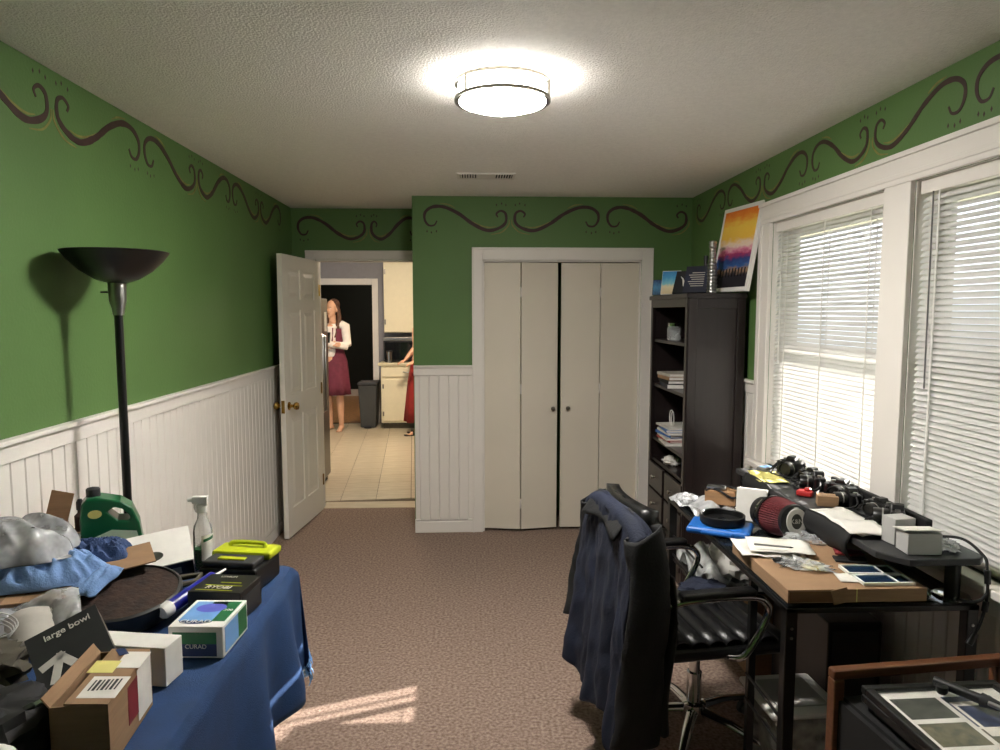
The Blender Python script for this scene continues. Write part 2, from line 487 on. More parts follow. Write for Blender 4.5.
# prism profile's +y is the raised side
boards(wl, (XL, YD-.02, 0), (0, -1, 0), 5.1, (1, 0, 0)); railbase(wl, XL, XL, .55, YD, 1, 0)
boards(wf, (.01, YF, 0), (-1, 0, 0), .42, (0, -1, 0)); railbase(wf, XA, .01, YF, YF, 0, -1)
boards(wf, (XR, YF, 0), (-1, 0, 0), .28, (0, -1, 0)); railbase(wf, 1.32, XR, YF, YF, 0, -1)
boards(wr, (XR, 3.83, 0), (0, 1, 0), 1.2, (-1, 0, 0)); railbase(wr, XR, XR, 3.82, YF, -1, 0)
bm_low = board_mesh(BW, .62, 'beadboard')
boards(wr, (XR, 1.3, 0), (0, 1, 0), 2.5, (-1, 0, 0), bm_low)
m = MB(); m.bb(XR-.018, XR, 1.3, 3.82, 0, .085); m.build('baseboard', 'trim', wr, bevel=.003)

# ---- painted scrolls along the top of the walls
SC = [(.167,.40),(.133,.25),(.067,.25),(.023,.45),(.033,.70),(.117,.87),(.25,.87),(.417,.65),(.583,.30),(.75,.08),(.883,.15),(.967,.35),(.967,.65),(.91,.75),(.86,.65),(.877,.53)]
def ribbon(mb, pts, wd, place, lift):
    pts = catmull([(p[0], p[1], 0) for p in pts], 7); k = len(pts); vs = []
    for i, p in enumerate(pts):
        t = (pts[min(i+1, k-1)]-pts[max(i-1, 0)]).normalized(); nn = Vector((-t.y, t.x, 0))
        s = i/(k-1); w = wd*(.38+.62*math.sin(PI*s)**1.2)
        w *= 1+.2*nz(p.x*30, p.y*30, wd*50)
        for e in (-1, 1): vs.append(place(p+nn*w/2*e, lift))
        for e in (-1, 1): vs.append(place(p+nn*w/2*e, 0))
    fs = []
    for i in range(k-1):
        a = 4*i; c = 4*(i+1)
        fs += [(a, a+1, c+1, c), (a, c, c+2, a+2), (a+1, a+3, c+3, c+1)]
    mb.add(vs, fs)
def scroll(wall, place, s0, s1, typ, z0=2.185, hh=.205, wd=.025):
    L = s1-s0
    f = (lambda u: s0+u*L) if typ == 'A' else (lambda u: s1-u*L)
    pts = [(f(u), z0+v*hh) for u, v in SC]
    b = MB(); ribbon(b, pts, wd, place, .0015)
    for (u, v) in [(.05, .04), (.10, .0), (.16, .04), (.86, .95), (.92, 1.0), (.97, .95)]:
        x, z = f(u), z0+v*hh
        b.add([place(Vector((x+dx, z+dz, 0)), .0015) for dx, dz in ((-.005, 0), (0, -.010), (.005, 0), (0, .010))], [(0, 1, 2, 3)])
    b.build('painted_scroll', 'paint_dark', wall)
    g = MB()
    ribbon(g, [(f(u), z0+v*hh) for u, v in [(.55, .42), (.68, .24), (.78, .18), (.86, .22)]], .009, place, .0012)
    ribbon(g, [(f(u), z0+v*hh) for u, v in [(.20, 1.0), (.30, .95), (.38, .84)]], .008, place, .0012)
    ribbon(g, [(f(u), z0+v*hh) for u, v in [(.80, -.06), (.92, .02), (1.0, .25), (1.01, .45)]], .009, place, .0012)
    g.build('painted_highlight', 'paint_gold', wall)
pl = lambda p, l: (XL+l, p.x, p.y)
LB = (1.88, 2.51, 3.165, 3.775, 4.30, 4.86, 5.40)
for i in range(6): scroll(wl, pl, LB[i]+.012, LB[i+1]-.012, 'AB'[i % 2], 2.222, .19)
pf = lambda p, l: (p.x, YF-l, p.y)
for s0, s1, t in ((-.34, .27, 'A'), (.30, .93, 'B'), (.97, 1.57, 'A')): scroll(wf, pf, s0, s1, t)
pd = lambda p, l: (p.x, YD-l, p.y)
for s0, s1, t in ((-1.38, -.83, 'A'), (-.80, -.42, 'B')): scroll(wd, pd, s0, s1, t)
pr = lambda p, l: (XR-l, p.x, p.y)
for i, (s0, s1) in enumerate(((1.72, 2.23), (2.26, 2.79), (2.82, 3.30), (3.33, 3.84), (3.87, 4.38), (4.41, 4.98))): scroll(wr, pr, s0, s1, 'BA'[i % 2], 2.235, .175, .020)

# ---- windows
for wi, (a, c) in enumerate(WINS):
    w = bpy.data.objects.new('window_%d' % (wi+1), None); C.objects.link(w); w.location = (XR, 0, 0)
    struct(w, ['white double-hung window nearer the bookcase', 'white double-hung window nearer the viewer'][wi])
    zm = 1.44
    fr = MB()
    fr.bb(.05, .12, a, a+.015, WZ0, WZ1); fr.bb(.05, .12, c-.015, c, WZ0, WZ1); fr.bb(.05, .12, a, c, WZ1-.03, WZ1); fr.bb(0, .05, a, a+.004, WZ0, WZ1); fr.bb(0, .05, c-.004, c, WZ0, WZ1); fr.bb(0, .05, a, c, WZ1-.002, WZ1); fr.bb(.02, .12, a, c, WZ0, WZ0+.025)
    fr.build('window_frame', 'trim', w, bevel=.003)
    for nm, z0, z1, x in (('lower_sash', WZ0+.025, zm+.02, .075), ('upper_sash', zm-.02, WZ1-.03, .10)):
        s_ = MB()
        s_.bb(x, x+.03, a+.015, a+.042, z0, z1); s_.bb(x, x+.03, c-.042, c-.015, z0, z1); s_.bb(x, x+.03, a+.042, c-.042, z0, z0+.035); s_.bb(x, x+.03, a+.042, c-.042, z1-.035, z1)
        so = s_.build(nm, 'sash', w, bevel=.003)
        MB().bb(x+.013, x+.017, a+.038, c-.038, z0+.032, z1-.032).build('pane', 'glass', so)
b = MB()
y0, y1 = 1.34, 3.82
b.bb(XR-.022, XR, y0, y1, WZ1, WZ1+.095); b.bb(XR-.030, XR, y0-.01, y1+.01, WZ1+.095, WZ1+.115)
b.bb(XR-.026, XR, y0, y1, WZ1+.02, WZ1+.04)
b.bb(XR-.022, XR, 3.69, y1, WZ0, WZ1); b.bb(XR-.028, XR, 3.775, y1, WZ0, WZ1+.0)
b.bb(XR-.022, XR, 2.50, 2.665, WZ0, WZ1); b.bb(XR-.022, XR, 1.34, 1.46, WZ0, WZ1)
struct(b.build('trim_1', 'trim', bevel=.004), 'white window casing around both windows')
b = MB(); b.bb(XR-.06, XR+.06, y0-.02, y1+.02, WZ0-.028, WZ0); b.bb(XR-.02, XR, y0, y1, WZ0-.10, WZ0-.028)
struct(b.build('trim_2', 'trim', bevel=.004), 'white window sill under both windows')

# ---- blinds
TILTS = (R(45), R(50))
for wi, (a, c) in enumerate(WINS):
    bl = thing('window_blind', ['white mini blind in the window nearer the bookcase', 'white mini blind in the window nearest the viewer'][wi], 'blind', (XR+.028, (a+c)/2, WZ0), group='window blinds')
    hw = (c-a)/2-.008
    MB().bb(-.016, .016, -hw, hw, WZ1-WZ0-.05, WZ1-WZ0-.002).build('head_rail', 'trim', bl, bevel=.002)
    MB().bb(-.014, .014, -hw, hw, .012, .026).build('bottom_rail', 'trim', bl, bevel=.004)
    sl = MB(); k = 5; sw = .0255
    prof = [((j/(k-1)-.5)*sw, .0022*(1-(2*j/(k-1)-1)**2)) for j in range(k)]
    vs = []
    for yy in (-hw+.004, hw-.004):
        for (x, z) in prof: vs.append((x, yy, z))
        for (x, z) in prof: vs.append((x, yy, z-.0006))
    fs = []
    for j in range(k-1):
        fs += [(j, j+1, 2*k+j+1, 2*k+j), (k+j, 3*k+j, 3*k+j+1, k+j+1)]
    sm = MB().add(vs, fs).mesh('slat', 'slat')
    n = int((WZ1-WZ0-.05-.035)/.0215)
    for i in range(n):
        # room-side edge hangs lower
        share(sm, 'slat', (0, 0, .04+i*.0215), bl, (0, -TILTS[wi] + .03*nz(i*.7, wi*9), .002*nz(i*.31, 5)))
    for yy in (-hw+.13, 0, hw-.13) if wi == 0 else (-hw+.13, 0, hw-.10):
        t = MB()
        for xx in (-.0135, .0135): t.bb(xx-.0008, xx+.0008, yy-.004, yy+.004, .02, WZ1-WZ0-.04)
        t.build('ladder_tape', 'white_plastic', bl)
    MB().cyl((-.022, hw-.08, WZ1-WZ0-.05), (-.022, hw-.085, .55), .0028, n=6).build('tilt_wand', 'grey_plastic' if wi else 'white_plastic', bl)

# ---- outside the windows: ground and added sun blockers
struct(MB().bb(XR+.2, 40, -25, 35, -.55, -.45).build('ground_outside', 'outside_ground'), 'pale ground outside the windows')
struct(MB().bb(XR+.14, XR+2.35, -4, 9, 2.5, 2.6).build('sun_block_roof', 'roof_blocker'), 'unseen roof added outside the windows to block the sun')  # unseen overhang, added to stop sun entering the upper part of the windows

sr = thing('shade_bush', 'unseen leafy mass added to shade the nearer window', 'shade_bush', (2.75, 2.34, -.45))  # unseen, added to keep direct sun off the nearer blind
b = blob(.38, .72, 1.45, 5, .25, 3., 40, 30); b.build('foliage', 'green_bits', sr, True)
MB().cyl((0, 0, 0), (0, 0, .3), .05, .03, n=8).build('stem', 'cardboard_dark', sr, True)
# ---- closet doors
def bifold(n, label, x0, x1, fold, knob_side):
    d = bpy.data.objects.new('door_%d' % n, None); C.objects.link(d); d.location = ((x0+x1)/2, YF+.035, .012); struct(d, label)
    w = (x1-x0)/2; th = math.atan2(fold, w) if fold else 0; ln = math.hypot(w, fold)
    for side in (0, 1):
        p = MB().box((0, 0, .985), (ln-.005, .028, 1.955)).build('door_panel', 'closet_door', d, bevel=.002)
        cx = -w/2 if side == 0 else w/2
        p.location = (cx, -fold/2, 0); p.rotation_euler = (0, 0, -th if side == 0 else th)
        if (side == 1) == (knob_side == 'R'):
            kx = (ln/2-.04) if knob_side == 'R' else (-ln/2+.055)
            MB().lathe([(.006, 0), (.006, .012), (.014, .018), (.016, .026), (.012, .032), (0, .034)], (kx, -.014, .905), 14, (PI/2, 0, 0)).build('knob', 'nickel', p, True)
    for z in (.2, 1.05, 1.75):
        MB().cyl((0, -fold-.016, z-.035), (0, -fold-.016, z+.035), .006, n=8).build('hinge', 'trim', d, True)
bifold(2, 'slightly folded left pair of beige closet doors', OX0+.004, .632, .045, 'R')
bifold(3, 'closed right pair of beige closet doors', .655, OX1-.004, .004, 'L')
b = MB()
b.bb(.008, OX0, YF-.02, YF+.0, 0, 2.077); b.bb(OX1, 1.317, YF-.02, YF, 0, 2.077); b.bb(OX0, OX1, YF-.02, YF, OZ, 2.077)
b.bb(.008, .022, YF-.026, YF, 0, 2.077); b.bb(1.303, 1.317, YF-.026, YF, 0, 2.077); b.bb(.008, 1.317, YF-.026, YF, 2.063, 2.08)
b.bb(OX0, OX0+.012, YF, YF+.1, 0, OZ); b.bb(OX1-.012, OX1, YF, YF+.1, 0, OZ); b.bb(OX0, OX1, YF, YF+.1, OZ-.012, OZ)
struct(b.build('trim_3', 'trim', bevel=.003), 'white casing around the closet doors')
struct(MB().bb(OX0, OX1, YF+.55, YF+.56, 0, OZ).build('wall_closet', 'hall_dark'), 'dark inside of the closet')

# ---- kitchen door: casing and open six-panel leaf
b = MB()
b.bb(DX0-.075, DX0, YD-.02, YD, 0, DZ+.065); b.bb(DX0, DX1, YD-.02, YD, DZ, DZ+.065)
b.bb(DX0, DX0+.015, YD, YD+.12, 0, DZ); b.bb(DX1-.015, DX1, YD, YD+.12, 0, DZ); b.bb(DX0, DX1, YD, YD+.12, DZ-.015, DZ)
b.bb(DX0-.075, DX1, YD-.027, YD, DZ+.05, DZ+.068)
struct(b.build('trim_4', 'trim', bevel=.003), 'white casing around the kitchen doorway')
door = bpy.data.objects.new('door_1', None); C.objects.link(door)
door.location = (DX0+.012, YD-.03, .012)
ang = math.atan2(4.93-5.67, -1.315-(-1.228))      # leaf direction
door.rotation_euler = (0, 0, ang)
struct(door, 'white six-panel door standing open against the left wall')
DWd, DH, T = .755, 2.01, .035
cols = [(.105, .345), (.410, .650)]
rows = [(.20, .86), (1.02, 1.62), (1.70, 1.91)]
b = MB(); 
xs = [0, cols[0][0], cols[0][1], cols[1][0], cols[1][1], DWd]; zs = [0, rows[0][0], rows[0][1], rows[1][0], rows[1][1], rows[2][0], rows[2][1], DH]
for i in range(5):
    for j in range(7):
        hole = i in (1, 3) and j in (1, 3, 5)
        t = T/2-.009 if hole else T/2
        b.bb(xs[i], xs[i+1], -t, t, zs[j], zs[j+1])
b.build('door_slab', 'door_white', door)
for (x0, x1) in cols:
    for (z0, z1) in rows:
        p = MB()
        for sgn in (-1, 1):
            o_, i_ = .016, .045
            def rect(q, y): return [(x0+q, y, z0+q), (x1-q, y, z0+q), (x1-q, y, z1-q), (x0+q, y, z1-q)]
            y0_, y1_ = sgn*(T/2-.009), sgn*(T/2-.0015)
            p.add(rect(o_, y0_)+rect(i_, y1_), [(0,1,5,4),(1,2,6,5),(2,3,7,6),(3,0,4,7),(4,5,6,7)])
        p.build('raised_panel', 'door_white', door)
for sgn in (-1, 1):
    k = MB().lathe([(.030, 0), (.030, .004), (.012, .010), (.011, .032), (.024, .042), (.029, .055), (.024, .068), (0, .072)], (DWd-.065, sgn*T/2, .945), 18, (sgn*-PI/2, 0, 0)).build('door_knob', 'brass', door, True)
MB().bb(DWd-.001, DWd+.002, -.012, .012, .90, .99).build('latch_plate', 'brass', door)
for z in (.25, 1.0, 1.78):
    MB().cyl((-.004, .02, z-.045), (-.004, .02, z+.045), .007, n=8).build('hinge', 'brass', door, True)

# ---- kitchen shell beyond the doorway
KB = 10.25
kf = struct(MB().bb(-3.2, 1.6, YD+.06, KB+.05, -.1, -.004).build('floor_kitchen', 'grout'), 'cream tiled kitchen floor')
tm = MB().box((0, 0, 0), (.298, .298, .012)).mesh('floor_tile', 'tile')
ta = R(4.7); u = Vector((math.cos(ta), math.sin(ta))); v = Vector((-math.sin(ta), math.cos(ta)))
for i in range(-4, 7):
    for j in range(0, 17):
        p = Vector((-1.27, 5.80)) + u*.303*i + v*.303*j
        if p.y < YD+.22 or p.y > KB-.16 or p.x < -1.95-.2 or p.x > .35: continue
        t = share(tm, 'floor_tile', (p.x, p.y, -.003), kf, (0, 0, ta))
MB().bb(DX0, DX1, YD+.03, YD+.22, -.004, .003).build('threshold', 'tile', kf, bevel=.002)
struct(MB().bb(-3.2, 1.6, YD+.12, KB+.1, H, H+.1).build('ceiling_kitchen', 'ceiling'), 'kitchen ceiling')
struct(MB().bb(-3.3, -3.2, YD, KB+.1, -.1, H).build('wall_kitchen_left', 'kitchen_wall'), 'kitchen left wall')
struct(MB().bb(1.6, 1.7, YD, KB+.1, -.1, H).build('wall_kitchen_right', 'kitchen_wall'), 'kitchen right wall')
b = MB(); HX0, HX1, HZ = -2.25, -1.425, 2.01
b.bb(-3.2, HX0, KB, KB+.1, 0, H); b.bb(HX1, 1.6, KB, KB+.1, 0, H); b.bb(HX0, HX1, KB, KB+.1, HZ, H)
struct(b.build('wall_kitchen_back', 'kitchen_grey'), 'grey kitchen wall around the far doorway')
b = MB()
b.bb(HX1, HX1+.085, KB-.02, KB, 0, HZ+.09); b.bb(HX0-.085, HX0, KB-.02, KB, 0, HZ+.09); b.bb(HX0, HX1, KB-.02, KB, HZ, HZ+.09)
struct(b.build('trim_5', 'trim', bevel=.003), 'cream casing of the far kitchen doorway')
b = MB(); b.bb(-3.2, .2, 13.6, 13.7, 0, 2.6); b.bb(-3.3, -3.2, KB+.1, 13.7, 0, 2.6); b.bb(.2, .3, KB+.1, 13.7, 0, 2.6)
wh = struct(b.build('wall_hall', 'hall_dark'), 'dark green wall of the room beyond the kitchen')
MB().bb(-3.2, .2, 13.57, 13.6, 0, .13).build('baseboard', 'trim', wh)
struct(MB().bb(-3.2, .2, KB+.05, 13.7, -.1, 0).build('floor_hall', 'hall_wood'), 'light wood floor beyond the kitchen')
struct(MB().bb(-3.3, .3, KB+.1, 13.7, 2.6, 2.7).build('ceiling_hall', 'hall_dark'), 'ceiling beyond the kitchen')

# ================================================================ LIGHTS IN THE ROOM
lf = thing('ceiling_light', 'round flush ceiling light with two nickel rings, switched on', 'ceiling light', (.115, 2.56, H))
MB().lathe([(.11, 0), (.11, -.014), (.06, -.015)], n=48).build('ceiling_plate', 'nickel', lf, True)
MB().lathe([(.150, -.010), (.157, -.016), (.160, -.068), (.154, -.076)], n=48).build('diffuser_drum', 'lamp_drum', lf, True)
MB().lathe([(.155, -.0765), (.152, -.081), (.11, -.095), (.05, -.103), (0, -.105)], n=48).build('diffuser_lens', 'lamp_cover', lf, True)
for z, rr in ((-.014, .1705), (-.071, .1705)):
    MB().lathe([(rr-.006, z-.006), (rr, z-.006), (rr, z+.006), (rr-.006, z+.006), (rr-.006, z-.006)], n=48).build('ring', 'nickel', lf, True)
for k in range(3):
    a = R(-140+120*k)
    MB().bb(-.004, .004, -.0015, .0015, -.073, -.012).build('strut', 'nickel', lf).location = (.169*math.cos(a), .169*math.sin(a), 0)
kl = thing('kitchen_ceiling_light', 'round ceiling light in the kitchen beyond the doorway', 'ceiling light', (-.9, 8.0, H))
MB().lathe([(.20, -.012), (.21, -.03), (.19, -.07), (.10, -.09), (0, -.095)], n=32).build('diffuser', 'kitchen_lamp', kl, True)
MB().lathe([(.22, 0), (.22, -.014), (.1, -.014)], n=32).build('ceiling_plate', 'steel', kl, True)
hl = thing('hall_fill_light', 'unseen fill light added in the dark room beyond the kitchen', 'ceiling light', (-1.6, 12.2, 2.6))  # unseen lamp added to brighten the wood floor past the kitchen
MB().lathe([(.10, -.012), (.10, -.04), (.05, -.06), (0, -.062)], n=24).build('diffuser', 'kitchen_lamp', hl, True)
MB().lathe([(.11, 0), (.11, -.014), (.05, -.014)], n=24).build('ceiling_plate', 'steel', hl, True)
# ceiling vent
vt = thing('ceiling_vent', 'small white slotted air vent in the ceiling near the closet', 'vent', (.095, 4.31, H))
b = MB(); b.bb(-.175, .175, -.085, -.068, -.008, 0); b.bb(-.175, .175, .068, .085, -.008, 0); b.bb(-.175, -.158, -.068, .068, -.008, 0); b.bb(.158, .175, -.068, .068, -.008, 0)
b.build('frame', 'trim', vt, bevel=.002)
MB().bb(-.158, .158, -.068, .068, -.002, 0).build('backing', 'black_matte', vt)
sm = MB().box((0, 0, -.005), (.004, .134, .012), (0, R(30), 0)).mesh('fin', 'trim')
for i in range(20):
    x = -.150+.3*i/19
    if abs(x) > .055: share(sm, 'fin', (x, 0, 0), vt)
MB().bb(-.055, .055, -.066, .066, -.007, -.003).build('damper', 'trim', vt)

# ================================================================ LEFT SIDE
# floor lamp
fl = thing('floor_lamp', 'tall black torchiere floor lamp with a bowl shade by the green wall', 'floor lamp', (-1.236, 2.52, 0))
MB().lathe([(.02, 0), (.135, 0), (.135, .012), (.10, .022), (.03, .03), (.015, .05)], n=32).build('base', 'black_metal', fl, True)
MB().cyl((0, 0, .03), (0, 0, .93), .0145, n=16).build('lower_pole', 'black_metal', fl, True)
MB().cyl((0, 0, .93), (0, 0, .94), .0155, n=16).build('joint_ring', 'steel', fl, True)
MB().cyl((0, 0, .94), (0, 0, 1.62), .0145, n=16).build('upper_pole', 'black_metal', fl, True)
MB().lathe([(.018, 1.61), (.020, 1.63), (.028, 1.66), (.030, 1.72), (.026, 1.73)], n=20).build('socket_collar', 'steel', fl, True)
MB().cyl((-.026, -.01, 1.69), (-.05, -.015, 1.69), .003, n=8).build('switch', 'black_plastic', fl)
MB().lathe([(.0, 1.722), (.03, 1.722), (.07, 1.735), (.115, 1.765), (.15, 1.80), (.172, 1.83), (.169, 1.832), (.147, 1.803), (.11, 1.772), (.06, 1.743), (0, 1.735)], n=48).build('bowl_shade', 'black_metal', fl, True)

# table under a blue cloth
TX0, TX1, TY0, TY1, TZ = -1.395, -.635, .75, 2.36, .742
tb = thing('folding_table', 'long table hidden under a blue cloth along the left wall', 'table', ((TX0+TX1)/2, (TY0+TY1)/2, 0))
hx, hy = (TX1-TX0)/2, (TY1-TY0)/2
MB().bb(-hx, hx, -hy, hy, TZ-.04, TZ).build('tabletop', 'grey_plastic', tb, bevel=.008)
for sx in (-1, 1):
    for sy in (-1, 1):
        MB().cyl((sx*(hx-.08), sy*(hy-.1), 0), (sx*(hx-.08), sy*(hy-.1), TZ-.04), .014, n=10).build('leg', 'steel', tb, True)
CT = TZ+.006
def cloth(u, v):
    # u: from the wall edge across the top and down the aisle side ; v: along Y, hanging off the far end
    wtop = TX1-TX0; drop = .40; end = .33; ltop = TY1-TY0
    a = u*(wtop+drop); bb = v*(ltop+end)
    ox = max(0, a-wtop); oy = max(0, bb-ltop)
    x = TX0+min(a, wtop); y = TY0+min(bb, ltop); z = CT
    r = .03
    if ox > 0:
        f = .5+.5*math.sin(y*15+1.5*math.sin(y*6)); k = min(1, ox/.35)
        x += .012+min(ox, r)*.6+.075*k*f*(.3+.7*max(0, (y-1.0)/1.4))
        z -= max(0, ox-.008)*.97
        y += .02*k*math.sin(y*9)
    if oy > 0:
        f = .5+.5*math.sin(x*19+1); k = min(1, oy/.3)
        y += .012+min(oy, r)*.6+.06*k*f
        z -= max(0, oy-.008)*.97
    if ox > 0 and oy > 0:
        d = math.hypot(ox, oy); z = CT-max(ox, oy)*.93-.12*min(ox, oy)
        x += .02*min(ox, oy)/.3; y -= .06*min(ox, oy)/.3
    z += .004*nz(x*9, y*9, 2)
    return (x, y, z)
tc_ = tag(MB().grid(cloth, 60, 110).build('tablecloth', 'blue_cloth', None, True, solid=.003), 'deep blue fringed cloth draped over the table by the left wall', 'tablecloth')
# frayed fringe along the far corner hem
fb = MB()
for i in range(70):
    t = i/69
    p = Vector(cloth(1, .80+.2*t)) if i < 35 else Vector(cloth(1-.32*(i-35)/34, 1))
    q = p+Vector((.012*random.uniform(-1, 1)+.004, .012*random.uniform(-1, 1), -.02-.012*random.random()))
    fb.tube([p, (p+q)/2+Vector((.004, 0, 0)), q], [.0022, .0018, .001], 4)
fb.build('fringe', 'print_blue', tc_)['kind'] = 'stuff'
Z0 = CT+.005

# --- boxes, bottles and heaps on the table
def simple_box(name, label, cat, loc, size, rot, m, prints=(), bevel=.002, lid=None, group=None):
    t = thing(name, label, cat, loc, rot, group)
    sx, sy, sz = size
    MB().bb(-sx/2, sx/2, -sy/2, sy/2, 0, sz).build('body', m, t, bevel=bevel)
    for p in prints:   # (part name, face, u0,u1,v0,v1, material)
        nm, face, u0, u1, v0, v1, pm = p
        e = .0008; b = MB()
        if face == 'top': b.bb(u0*sx, u1*sx, v0*sy, v1*sy, sz, sz+e)
        if face == 'front': b.bb(u0*sx, u1*sx, -sy/2-e, -sy/2, v0*sz, v1*sz)
        if face == 'right': b.bb(sx/2, sx/2+e, u0*sy, u1*sy, v0*sz, v1*sz)
        if face == 'left': b.bb(-sx/2-e, -sx/2, u0*sy, u1*sy, v0*sz, v1*sz)
        b.build(nm, pm, t)
    return t

# green cleaner jug
jg = thing('cleaner_jug', 'dark green plastic cleaner jug with a moulded handle beside the floor lamp', 'jug', (-1.165, 2.27, Z0+.004), R(24))
jg.scale = (.90, .80, .97)
outer = [(-.095, 0), (.098, 0), (.100, .10), (.088, .19), (.066, .245), (.03, .27), (-.02, .283), (-.045, .288), (-.075, .286), (-.09, .27), (-.097, .22)]
hole = [(-.012, .238), (.01, .252), (.035, .243), (.060, .215), (.056, .203), (.02, .208)]
b = MB()
me = bpy.data.meshes.new('jug'); bm = bmesh.new()
def jug_shell(d):
    o = [bm.verts.new((x, d, z)) for x, z in outer]; h = [bm.verts.new((x, d, z)) for x, z in hole]
    return o, h
oF, hF = jug_shell(-.055); oB, hB = jug_shell(.055)
for o_, h_ in ((oF, hF), (oB, hB)):
    es = [bm.edges.new((o_[i], o_[(i+1) % len(o_)])) for i in range(len(o_))] + [bm.edges.new((h_[i], h_[(i+1) % len(h_)])) for i in range(len(h_))]
    bmesh.ops.triangle_fill(bm, edges=es, use_beauty=True)
for a_, b_ in ((oF, oB), (hF, hB)):
    for i in range(len(a_)): bm.faces.new((a_[i], a_[(i+1) % len(a_)], b_[(i+1) % len(b_)], b_[i]))
bmesh.ops.recalc_face_normals(bm, faces=bm.faces); bm.to_mesh(me); bm.free()
jb = meshobj(me, 'jug_body', 'jug_green', jg); k = jb.modifiers.new('bevel', 'BEVEL'); k.width = .016; k.segments = 3; k.limit_method = 'ANGLE'; k.angle_limit = R(50)
MB().lathe([(.021, .283), (.023, .285), (.023, .310), (.019, .314), (0, .318)], (-.055, 0, 0), 18).build('cap', 'charcoal', jg, True)
MB().prism([(-.082, .03), (.090, .02), (.088, .12), (.078, .165), (-.0, .178), (-.078, .15)], .0556, .0565, rot=(PI/2, 0, 0)).build('label_print', 'jug_label', jg)
MB().prism([(.02, .04), (.085, .03), (.083, .09), (.05, .12)], .0566, .0572, rot=(PI/2, 0, 0)).build('label_print', 'card_yellow', jg)
MB().lathe([(.02, 0), (0, .0004)], (-.05, -.0562, .235), 20, (PI/2, 0, 0), sx=1.1, sy=.7).build('emblem', 'label_yellow', jg)

# spray bottle
sb = thing('spray_bottle', 'clear spray bottle half full of green liquid standing near the far table end', 'bottle', (-.895, 2.315, Z0))
MB().lathe([(0, .0), (.030, .0), (.031, .01), (.031, .14), (.028, .16), (.016, .185), (.0135, .215)], n=20).build('bottle_body', 'bottle_clear', sb, True)
MB().lathe([(0, .004), (.0285, .004), (.0285, .085), (0, .085)], n=20).build('liquid', 'liquid_green', sb, True)
b = MB(); b.lathe([(.016, .205), (.017, .228), (.012, .235)], n=16); b.box((-.004, 0, .248), (.05, .022, .024)); b.tube([(-.03, 0, .248), (-.045, 0, .246)], .007, 8); b.tube([(-.018, 0, .24), (-.024, 0, .222), (-.018, 0, .205)], .004, 6)
b.build('trigger_head', 'white_plastic', sb, bevel=.003)
b = MB(); b.grid(lambda u, v: (.0318*math.cos(-1.4+1.7*u), .0318*math.sin(-1.4+1.7*u), .05+.085*v), 10, 2); b.build('label_print', 'label_white', sb, True)
b = MB(); b.grid(lambda u, v: (.0322*math.cos(-1.2+1.2*u), .0322*math.sin(-1.2+1.2*u), .112+.010*v+.008*u), 8, 2); b.build('label_band', 'jug_green', sb, True)

# frying pan seen upside-up, rusty
pn = thing('griddle_pan', 'round cast-iron pan with a rusty brown face lying on the table', 'pan', (-1.0, 1.985, Z0+.012), (R(8), R(2), 0))
MB().lathe([(.0, 0), (.135, 0), (.150, .012), (.158, .05), (.158, .062), (.150, .066), (.147, .060), (0, .058)], n=56).build('pan_body', 'iron', pn, True)
MB().lathe([(.146, .0605), (.10, .0625), (0, .063)], n=56).build('rusty_face', 'rust', pn, True)
b = MB(); b.tube([(.135, .06, .05), (.175, .085, .05), (.175, .125, .05), (.12, .105, .05)], .009, 8); b.build('handle', 'olive', pn, True)

# white graphics-card box with a hole
gb = thing('appliance_box', 'tilted cream box with black sides and an oval hole', 'box', (-1.005, 2.235, Z0+.045), (R(28), R(-6), R(24)))
MB().bb(-.10, .10, -.075, .075, 0, .082).build('black_sides', 'black_plastic', gb, bevel=.003)
MB().bb(-.102, .102, -.077, .077, .082, .088).build('cream_top', 'paper', gb, bevel=.002)
MB().lathe([(.034, 0), (0, .0008)], (-.015, -.03, .0882), 22, sx=1, sy=.62).build('oval_window', 'photo_grey', gb)
for i, (x, z) in enumerate(((.035, .05), (.035, .015), (-.03, .05))):
    MB().bb(x-.028, x+.028, -.0762, -.0752, z-.012, z+.014).build('label_print', 'paper_grey', gb)
# caulk tube
ck = thing('caulk_tube', 'blue sealant tube with white end cap lying between pan and battery box', 'tube', (-.845, 1.93, Z0+.045), (0, R(-8), R(68)))
MB().cyl((0, 0, 0), (.17, 0, 0), .0195, n=18).build('tube_body', 'tube_blue', ck, True)
MB().lathe([(.0215, 0), (.0215, -.022), (.017, -.030), (0, -.030)], (0, 0, 0), 18, (0, PI/2, 0)).build('end_cap', 'white_plastic', ck, True)
MB().cyl((.17, 0, 0), (.225, 0, 0), .007, .003, n=10).build('nozzle', 'white_plastic', ck, True)
MB().grid(lambda u, v: (.03+.11*u, .0198*math.cos(-1.2+1.0*v), .0198*math.sin(-1.2+1.0*v)), 2, 8).build('label_print', 'label_white', ck, True)
# battery box and yellow case
ry = simple_box('battery_box', 'black battery carton with yellow stripes and white lettering', 'box', (-.715, 2.0, Z0), (.155, .135, .085), R(-8), 'black_plastic',
    (('stripe', 'top', -.40, .30, -.40, -.37, 'yellow_green'), ('stripe', 'top', -.32, .38, -.14, -.11, 'yellow_green'), ('side_print', 'right', -.4, .4, .2, .8, 'charcoal'), ('stripe', 'top', -.1, .3, .02, .05, 'yellow_green')))
text('RYOBI', .026, 'label_white', ry, (-.005, -.034, .0862), shear=.2)
text('LITHIUM', .013, 'label_white', ry, (-.01, .045, .0862))
yc = thing('tool_case', 'yellow-green lidded black tool case at the far end of the blue table', 'case', (-.745, 2.225, Z0), R(-10))
MB().bb(-.095, .095, -.085, .085, 0, .075).build('lower_shell', 'black_plastic', yc, bevel=.008)
MB().bb(-.10, .10, -.0, .09, .075, .10).build('lid', 'yellow_green', yc, bevel=.008)
